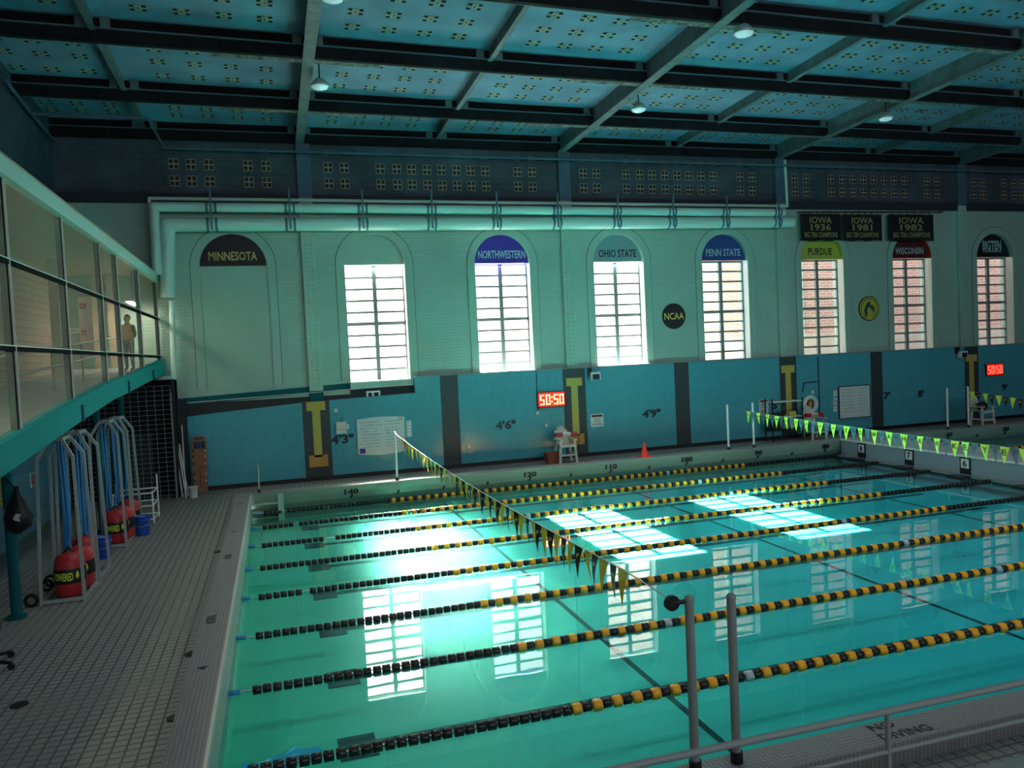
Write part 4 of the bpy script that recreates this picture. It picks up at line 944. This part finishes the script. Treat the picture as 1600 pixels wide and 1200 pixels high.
# gallery columns
def gcol(u, v, x, ztop_, lab):
    p = P(u, v, 2, ZD)
    t = thing('support_post', (p.x, p.y, ZD), lab, 'post')
    MB().cyl((p.x, p.y, ZD), (p.x, p.y, ztop_), .09, 14).build('shaft', 'teal_dark', t)
    MB().cyl((p.x, p.y, ZD), (p.x, p.y, ZD+.05), .16, 14).build('foot_plate', 'teal_dark', t)
    return p
gp = gcol(27, 966, 0, 3.5, 'round dark teal post under the gallery in the left foreground, a bag hung on it')
MB().cyl((-3.45, -3.6, ZD), (-3.45, -3.6, 4.2), .09, 14).build('support_post', 'teal_dark', label='round dark teal post behind the near rope towers', cat='post')
MB().cyl((-3.6, .7, ZD), (-3.6, .7, 4.4), .09, 14).build('support_post', 'teal_dark', label='round dark teal post in front of the wire cage', cat='post')
# hanging bag
p = P(28, 800, 1, gp.y-.12)
t = thing('mesh_bag', (p.x, gp.y-.15, p.z-.55), 'black drawstring bag hanging on the foreground post', 'bag')
mb = MB().lathe([(.02, .75), (.07, .6), (.16, .4), (.24, .22), (.2, .05), (.05, -.06)], c=(p.x, gp.y-.15, p.z-.3), n=10); rnd = random.Random(2)
mb.v = [(v[0]+rnd.uniform(-.02, .02), (v[1]-gp.y+.15)*.6+gp.y-.15, v[2]+rnd.uniform(-.02, .02)) for v in mb.v]
mb.build('sack', 'black', t); MB().tube([(p.x, gp.y-.15, p.z+.4), (gp.x, gp.y-.1, p.z+.62)], .012).build('drawstring', 'black', t)
MB().prism([(p.x-.03, p.z-.08), (p.x+.02, p.z-.0), (p.x+.1, p.z-.02), (p.x+.06, p.z-.08), (p.x+.08, p.z-.14), (p.x, p.z-.12)], 1, gp.y-.31, gp.y-.30).build('print', 'offwhite', t)
MB().cyl((gp.x, gp.y, 2.28), (gp.x, gp.y, 2.36), .105, 14).build('hook_clamp', 'steel', label='steel clamp ring round the foreground post above the bag', cat='clamp')
# gallery contents
_a, _b = P(121, 464, 1, 3.44), P(147, 547, 1, 3.44); mat('pink_white', 'e2c9bd', .6)
MB().box(_a.x, _b.x, 3.42, 3.5, max(_b.z, 4.8), _a.z).build('door_1', 'pink_white', label='pale pink door at the far end of the gallery', cat='door', kind='structure')
def glow(x, y, z, l):
    t = thing('gallery_lamp', (x, y, z), 'white fluorescent tube lamp on the gallery ceiling at %s' % ('its far end' if y > 0 else 'the middle, unseen' if y > -14 else 'its near end, unseen'), 'lamp')
    mat('tube_light', 'ffffff', .5, emit='ffeed8', estr=20)
    MB().box(x-.12, x+.12, y-l/2, y+l/2, z, z+.06).build('housing', 'white', t); MB().box(x-.08, x+.08, y-l/2+.05, y+l/2-.05, z-.03, z).build('tube', 'tube_light', t)
_p = P(208, 474, 1, 2.2); glow(_p.x, 2.2, _p.z, 1.6); MB().cyl((_p.x, 2.2, _p.z+.06), (_p.x, 2.2, 7.86), .02).build('lamp_stem', 'grey', label='thin stem holding the far gallery lamp', cat='rod'); glow(-4.2, -12.5, 7.8, 1.4); glow(-4.2, -17.0, 7.8, 1.4)  # second and third lamps are unseen, added to light the gallery
for i, (u, v, w_, h_, m, lab) in enumerate([(129, 478, .3, .3, 'red', 'small red notice high on the gallery wall by the white door'), (131, 520, .25, .3, 'red', 'small red notice at eye level on the gallery wall by the white door'), (168, 450, .3, .35, 'red', 'red exit-style sign seen through the mesh'), (113, 517, .7, .3, 'paper', 'white notice strip on the gallery wall')]):
    p = P(u, v, 1, 3.41); w_, h_ = w_*.6, h_*.6; t = thing('wall_notice', p, lab, 'notice'); MB().box(p.x-w_/2, p.x+w_/2, p.y, p.y+.01, p.z-h_/2, p.z+h_/2).build('sheet', m, t); MB().box(p.x-w_*.3, p.x+w_*.3, p.y-.004, p.y, p.z-h_*.06, p.z+h_*.06).build('print', 'white' if m == 'red' else 'grey', t)
# white partition and posts inside the gallery
for i, (u, v, yy) in enumerate(((152, 500, 3.1), (88, 500, -1.0), (176, 500, 3.1))):
    p = P(u, v, 1, yy); zf = bz(p.y, 1)-.2
    MB().box(p.x-.12, p.x+.12, p.y-.12, p.y+.12, zf, 7.86).build('gallery_pillar', 'warm_wall', label=['tan pillar inside the gallery beside the white door', 'tan pillar inside the gallery, nearest the camera', 'tan pillar inside the gallery left of the standing person'][i], cat='pillar')
# hand rail
hr = thing('handrail', (-4.0, -6, 4), 'grey sloping handrail inside the gallery', 'railing')
for z in (.55, 1.0): MB().tube([(-4.0, y, bz(y, 1)-.2+z) for y in (-14, -13.3, -9.2, -5.9, -3.8, -.7, 2.8)], .03).build('rail', 'grey', hr)
for y in (-14, -11, -8, -5, -2, 1): MB().cyl((-4.0, y, bz(y, 1)-.2), (-4.0, y, bz(y, 1)+.8), .03).build('post', 'grey', hr)
# person behind the mesh
p = P(199, 512, 1, 1.2); zf = bz(p.y, 1)-.2
def person(x, y, z0, h):
    t = thing('person', (x, y, z0), 'person in a yellow and black top standing in the gallery behind the mesh', 'person', rz=-.5)
    bm = bmesh.new(); sk = [((0, 0, .53), .12, -1), ((0, 0, .66), .1, 0), ((0, 0, .79), .115, 1), ((0, 0, .86), .04, 2), ((0, .0, .90), .042, 3),
        ((.06, 0, .5), .07, 0), ((.065, -.01, .28), .052, 5), ((.065, .01, .04), .032, 6), ((.065, -.07, .02), .028, 7),
        ((-.06, 0, .5), .07, 0), ((-.065, .0, .28), .052, 9), ((-.065, .01, .04), .032, 10), ((-.065, -.07, .02), .028, 11),
        ((.12, 0, .8), .042, 2), ((.15, .01, .64), .034, 13), ((.12, -.07, .54), .026, 14), ((.1, -.11, .51), .022, 15),
        ((-.12, 0, .8), .042, 2), ((-.15, .01, .64), .034, 17), ((-.12, -.07, .54), .026, 18), ((-.1, -.11, .51), .022, 19)]
    me = bpy.data.meshes.new('body'); me.from_pydata([Vector(s[0])*h for s in sk], [(i, s[2]) for i, s in enumerate(sk) if s[2] >= 0], [])
    o = bpy.data.objects.new('body', me); COL.objects.link(o)
    md = o.modifiers.new('skin', 'SKIN'); ms = o.modifiers.new('sub', 'SUBSURF'); ms.levels = ms.render_levels = 2
    for i, s in enumerate(sk): me.skin_vertices[0].data[i].radius = (s[1]*h*.85, s[1]*h*.75); me.skin_vertices[0].data[i].use_root = (i == 0)
    dg = bpy.context.evaluated_depsgraph_get(); m2 = bpy.data.meshes.new_from_object(o.evaluated_get(dg))
    o.modifiers.clear(); o.data = m2; o.parent = t
    m2.materials.clear()
    for k in ('skin', 'shirt_gold', 'black'): m2.materials.append(MATS[k])
    for pl in m2.polygons:
        c = pl.center/h
        pl.material_index = 0 if c.z > .845 or (abs(c.x) > .08 and c.z < .6 and c.y < -.03) else (2 if c.z < .56 or (c.x > .1) else 1); pl.use_smooth = True
    hd = MB().sphere((0, -.0, .935*h), .062*h, 14, (.8, .95, 1.15)); hd.sphere((0, -.064*h, .93*h), .012*h, 6); 
    for s_ in (-1, 1): hd.sphere((s_*.05*h, 0, .932*h), .014*h, 6, (.5, 1, 1.3))
    hd = hd.build('head', 'skin', t, local=True)
    e = MB(); [e.sphere((s_*.02*h, -.056*h, .945*h), .007*h, 6) for s_ in (-1, 1)]; e.box(-.018*h, .018*h, -.061*h, -.056*h, .905*h, .909*h); e.build('face_features', 'hair', hd, local=True)
    MB().sphere((0, .012*h, .955*h), .064*h, 12, (.86, .95, 1.05)).build('hair', 'hair', t, local=True)
mat('shirt_gold', 'd8a43c', .7)
person(p.x, p.y, zf, 1.72)
# ------------------------------------------------------------------ under the gallery
for i, (u0, u1, v0, v1, m, lab) in enumerate([(0, 9, 745, 788, 'sign_yellow', 'pale yellow rules sign on the tiled wall at the left edge'), (48, 57, 740, 758, 'paper', 'white notice with red print on the tiled wall')]):
    a, b2 = P(u0, v0, 0, XL+.03), P(u1, v1, 0, XL+.03)
    t = thing('wall_notice', ((XL+.02), (a.y+b2.y)/2, min(a.z, b2.z)), lab, 'sign'); z0, z1 = sorted((a.z, b2.z)); y0, y1 = sorted((a.y, b2.y))
    if i == 0: y0, y1 = y0-.3, y1
    MB().box(XL, XL+.02, y0, y1, z0, z1).build('sheet', m, t)
    for k in range(6): z = z1-(z1-z0)*(.15+.13*k); MB().box(XL+.02, XL+.024, y0+.1*(y1-y0), y1-.15*(y1-y0), z-.02, z+.01).build('print', 'red' if i else 'ink', t)
# storage cage at the far end
YC = 2.0
cg = thing('wire_cage', (-3.9, YC, ZD), 'dark storage cage of white wire grid in the far left corner', 'cage')
mat('cage_dark', '07090a', .9)
MB().box(XL, -2.3, YC+.9, YB-.02, ZD, 4.3).build('back_panel', 'cage_dark', cg)
MB().box(-2.34, -2.3, YC+.1, YB-.02, ZD, 4.3).build('side_panel', 'cage_dark', cg)
MB().box(-4.3, -3.0, YC+.12, YC+.2, ZD, 2.6).build('dark_door', 'slate_dark', cg)
for i in range(24):
    z = ZD+.15+i*.155; MB().bar((XL, YC, z), (-2.34, YC, z), .014, .014).build('wire', 'grey', cg)
for i in range(14):
    x = -5.5+i*.243; MB().bar((x, YC, ZD), (x, YC, 4.1), .014, .014, up=(1, 0, 0)).build('wire', 'grey', cg)
MB().bar((-2.34, YC, ZD), (-2.34, YC, 3.9), .05, .05, up=(1, 0, 0)).build('corner_post', 'grey', cg)
MB().box(-2.3, -2.0, YT-.1, YB, ZD, 3.6).build('corner_pier', 'slate_dark', label='dark corner pier at the left end of the teal wall', cat='pier', kind='structure')
# leaning poles, spineboard, bin
for i, (u0, v0, u1, v1) in enumerate([(277, 692, 290, 768), (274, 697, 285, 770), (280, 694, 294, 771), (284, 664, 291, 782)]):
    a, b2 = P(u0, v0, 1, 3.0), P(u1, v1, 1, 2.3 if i < 3 else 1.9); b2.z = ZD
    MB().cyl(b2, a, .025 if i < 3 else .018, 10).build('plastic_pole', 'white', label=['white plastic pole leaning in the corner, middle of the three', 'white plastic pole leaning in the corner, leftmost', 'white plastic pole leaning in the corner, rightmost of the three', 'thin grey pole leaning in the corner, taller than the white ones'][i], cat='pole', group='poles leaning in the corner')
p = P(292, 772, 2, ZD); t = thing('bin', (p.x+.3, 1.95, ZD), 'small white bin at the foot of the leaning poles', 'bin'); MB().lathe([(.12, 0), (.15, .35), (.16, .36), (.14, .35)], n=16).build('body', 'white', t, local=True); MB().lathe([(.165, .35), (.165, .37), (.15, .37)], n=16).build('rim', 'white', t, local=True)
a, b2 = P(298, 682, 1, 3.0), P(326, 771, 1, 2.6)
t = thing('spine_board', ((a.x+b2.x)/2, 2.75, ZD), 'brown rescue backboard with blue straps leaning on the teal wall', 'board')
w_ = (b2.x-a.x); h_ = a.z-ZD
pts = [(-.5, .04), (-.5, .88), (-.4, .97), (-.25, 1), (.25, 1), (.4, .97), (.5, .88), (.5, .04), (.4, 0), (-.4, 0)]
def bd(q, off): return (q[0]*w_*(.92+.08*q[1]), -.05+.3*q[1]-off, q[1]*h_)
n = len(pts); mb = MB(); mb.add([bd(q, .02) for q in pts]+[bd(q, -.02) for q in pts], [tuple(range(n)), tuple(range(2*n-1, n-1, -1))]+[(i, (i+1) % n, n+(i+1) % n, n+i) for i in range(n)]); mb.build('board', 'wood_board', t, local=True)
def on_board(x0, x1, z0, z1, nm, m):
    q = [bd((x, z), .026) for x, z in ((x0, z0), (x1, z0), (x1, z1), (x0, z1))]; r_ = [bd((x, z), .02) for x, z in ((x0, z0), (x1, z0), (x1, z1), (x0, z1))]
    MB().hexa(q+r_).build(nm, m, t, local=True)
on_board(-.36, .4, .78, .9, 'head_pad', 'near_black'); on_board(-.12, .0, .79, .89, 'strap', 'blue'); on_board(.06, .18, .79, .89, 'strap', 'blue'); on_board(-.02, .03, .12, .38, 'slot', 'black')
for z in (.2, .32, .5, .62, .72):
    on_board(-.46, -.34, z, z+.05, 'hand_hole', 'black'); on_board(.36, .44, z, z+.03, 'clip', 'offwhite')
on_board(-.3, .3, .94, .965, 'top_handle', 'near_black')
# ------------------------------------------------------------------ rope towers with red weight bags
TW, TL, TH = .72, 1.05, 3.05
def tower(x, y, lab, seed):
    t = thing('rope_tower', (x, y, ZD), lab, 'exercise tower', 'rope towers')
    for sy in (-1, 1):
        yy = sy*TL/2
        for sx in (-1, 1):
            MB().bar((sx*TW/2, yy, 0), (sx*TW*.42, yy*.8, TH-.35), .05, .05, up=(0, 1, 0)).build('leg', 'alu', t, local=True)
            MB().bar((sx*TW*.42, yy*.8, TH-.35), (sx*.1, yy*.55, TH), .06, .05, up=(0, 1, 0)).build('shoulder', 'alu', t, local=True)
        MB().bar((-TW/2, yy, .06), (TW/2, yy, .06), .05, .06).build('base_bar', 'alu', t, local=True)
        MB().bar((-.12, yy*.55, TH), (.12, yy*.55, TH), .07, .06).build('top_plate', 'alu', t, local=True)
    for sx in (-1, 1): MB().bar((sx*TW/2, -TL/2, .06), (sx*TW/2, TL/2, .06), .05, .06).build('base_rail', 'alu', t, local=True)
    for sx in (-1, 1): MB().bar((sx*.1, -TL*.28, TH), (sx*.1, TL*.28, TH), .05, .07).build('ridge_bar', 'alu', t, local=True)
    rnd = random.Random(seed)
    for i in range(4):
        a = (rnd.uniform(-.1, .1), rnd.uniform(-.2, .2), TH-.05); MB().tube([a, (a[0]+rnd.uniform(-.05, .05), a[1], 1.6), (a[0]*.6+rnd.uniform(-.06, .06), a[1]*.8, .75)], .02+.012*rnd.random(), 7).build('hanging_strap', 'rope_blue', t, local=True)
    for sx in (-1,):
        for sy in (-1, 1):
            c = Vector((-TW/2-.16, sy*TL/2, .12)); n = 12; mb = MB()
            for j in range(n):
                q, q2 = 2*math.pi*j/n, 2*math.pi*(j+1)/n; mb.cyl(c+Vector((math.cos(q), 0, math.sin(q)))*.1, c+Vector((math.cos(q2), 0, math.sin(q2)))*.1, .035, 6)
            mb.build('wheel', 'black_rubber', t, local=True)
    return t
def weight_bag(x, y, lab, tx, z=.08, h=.8):
    t = thing('weight_bag', (x, y, ZD+z), lab, 'bag', 'red weight bags')
    mb = MB().lathe([(.24, 0), (.265, .05), (.27, h*.45), (.265, h*.75), (.22, h*.92), (.12, h*.97), (.05, h)], n=20)
    mb.build('bag', 'red', t, local=True)
    bd_ = MB().lathe([(.274, h*.3), (.278, h*.32), (.278, h*.62), (.274, h*.64)], n=20).build('band', 'near_black', t, local=True)
    v, f = text_geo(tx, .02); k = .28
    MB().add([(k*math.sin(p_[0]*1.3-.25), -k*math.cos(p_[0]*1.3-.25), h*.47+p_[1]*.15) for p_ in v], f).build('lettering', 'yellow_flag', bd_, local=True)
    em = [(0, -.02), (.04, .06), (.12, .1), (.2, .05), (.24, -.04), (.17, -.0), (.12, -.07), (.06, -.03)]
    MB().add([(k*math.sin(q[0]+.55), -k*math.cos(q[0]+.55), h*.47+q[1]) for q in em], [tuple(range(len(em)))]).build('emblem', 'yellow_flag', bd_, local=True)
    MB().tube([(-.1, 0, h*.96), (0, 0, h*1.12), (.1, 0, h*.96)], .02).build('handle', 'black', t, local=True)
tower(-3.08, -8.75, 'silver rope tower with blue straps, nearest the camera', 1); tower(-3.1, -7.35, 'silver rope tower with blue straps, second from the camera', 2)
tower(-3.1, -4.25, 'silver rope tower with blue straps, third from the camera', 3); tower(-3.1, -2.95, 'silver rope tower with blue straps, farthest from the camera', 4)
weight_bag(-3.02, -8.9, 'red weight bag with black band in the nearest rope tower, front', 'POWERED'); weight_bag(-2.98, -8.35, 'red weight bag with black band in the nearest rope tower, rear', 'POWERED')
weight_bag(-3.1, -7.45, 'red weight bag in the second rope tower', 'POWERED')
weight_bag(-3.0, -4.4, 'red weight bag with black band in the third rope tower, front', 'POWERED'); weight_bag(-2.95, -3.9, 'red weight bag in the third rope tower, rear', 'POWERED'); weight_bag(-2.95, -2.95, 'red weight bag in the farthest rope tower', 'POWERED')
for u, v, lab in [(162, 872, 'blue bucket on the deck between the rope towers'), (224, 836, 'blue bucket on the deck right of the farther rope towers')]:
    p = P(u, v, 2, ZD); t = thing('bucket', (p.x, p.y, ZD), lab, 'bucket')
    MB().lathe([(.15, 0), (.16, .02), (.185, .5), (.19, .51), (.175, .5), (.15, .03)], n=20).build('body', 'blue', t, local=True); MB().lathe([(.186, .38), (.2, .39), (.2, .41), (.186, .42)], n=20).build('rib', 'blue', t, local=True); MB().lathe([(.175, .46), (.01, .465)], n=20).build('contents', 'offwhite', t, local=True)
    MB().tube([(-.18, 0, .42), (-.15, -.15, .28), (0, -.2, .24), (.15, -.15, .28), (.18, 0, .42)], .008).build('handle', 'steel', t, local=True)
# white pipe cart
t = thing('pipe_cart', (-3.0, -1.5, ZD), 'white pipe-framed cart behind the farther rope towers', 'cart')
for x in (-.5, .5):
    for y in (-.5, .5): MB().cyl((x, y, 0), (x, y, 1.25 if (x > 0 and y > 0) else .9), .025).build('post', 'white', t, local=True)
for z in (.12, .5, .85):
    for y in (-.5, .5): MB().cyl((-.5, y, z), (.5, y, z), .022).build('rail', 'white', t, local=True)
    for x in (-.5, .5): MB().cyl((x, -.5, z), (x, .5, z), .022).build('rail', 'white', t, local=True)
# star base of a chair at the left edge, drains
p = P(20, 1042, 2, ZD); t = thing('office_chair', (p.x-.45, p.y+.05, ZD), 'black wheeled chair mostly outside the left edge, one foot showing', 'chair')
for k in range(5):
    q = -.35+k*2*math.pi/5; e = Vector((.5*math.cos(q), .5*math.sin(q), .1)); MB().cyl((0, 0, .16), e, .035, 8, r2=.025).build('foot', 'black', t, local=True); MB().cyl(e+Vector((0, -.02, -.05)), e+Vector((0, .02, -.05)), .05, 12).build('caster', 'black', t, local=True)
MB().cyl((0, 0, .12), (0, 0, .5), .04).build('stem', 'black', t, local=True); MB().box(-.25, .25, -.25, .25, .5, .58).build('seat', 'black', t, local=True); MB().box(-.27, -.2, -.23, .23, .6, 1.1).build('backrest', 'black', t, local=True)
for i, (u, v) in enumerate([(30, 1102), (300, 1022), (275, 1122), (342, 862)]):
    p = P(u, v, 2, ZD); t = thing('floor_drain', (p.x, p.y, ZD), ['dark floor drain at the left edge of the deck', 'dark floor drain by the curb, middle of three', 'dark floor drain by the curb, nearest the camera', 'dark floor drain by the curb, farthest of three'][i], 'drain')
    MB().cyl((0, 0, .0), (0, 0, .012), .11, 16).build('ring', 'slate_dark', t, local=True); MB().cyl((0, 0, .0), (0, 0, .016), .085, 16).build('grate', 'black', t, local=True)
# ------------------------------------------------------------------ foreground railing
YR = -21.0
rl = thing('spectator_railing', (5, YR, ZD), 'grey pipe railing in the bottom right foreground', 'railing')
zt, zm_ = 1.985, 1.685
MB().cyl((2.0, YR, zt), (12, YR, zt-.05), .026, 12).build('top_rail', 'grey', rl); MB().cyl((2.0, YR, zm_), (12, YR, zm_-.04), .016, 12).build('mid_rail', 'grey', rl)
for x in (2.55, 5.0, 7.45, 9.9): MB().cyl((x, YR, .9), (x, YR, zt), .02, 12).build('post', 'grey', rl)
pb_ = thing('stand_parapet', (6, YR-.2, ZD), 'teal-grey plank capping the spectator stand in the bottom right corner', 'parapet', kind='structure')
MB().box(1.5, 14, YR-.26, YR-.05, 1.28, 1.43).build('cap', 'grey', pb_); MB().box(1.5, 14, YR-.2, YR-.1, ZD, 1.28).build('wall', 'slate_blue', pb_)

# stepped spectator stand under the camera
ss = thing('spectator_stand', (10, -27, ZD), 'stepped concrete spectator stand behind the foreground railing', 'stand', kind='structure')
for k in range(11):
    y1 = YR-.28-k*1.06; MB().box(-2.4, 45, max(y1-1.06, YN), y1, ZD, 1.15+k*.42).build('tread', 'concrete', ss)
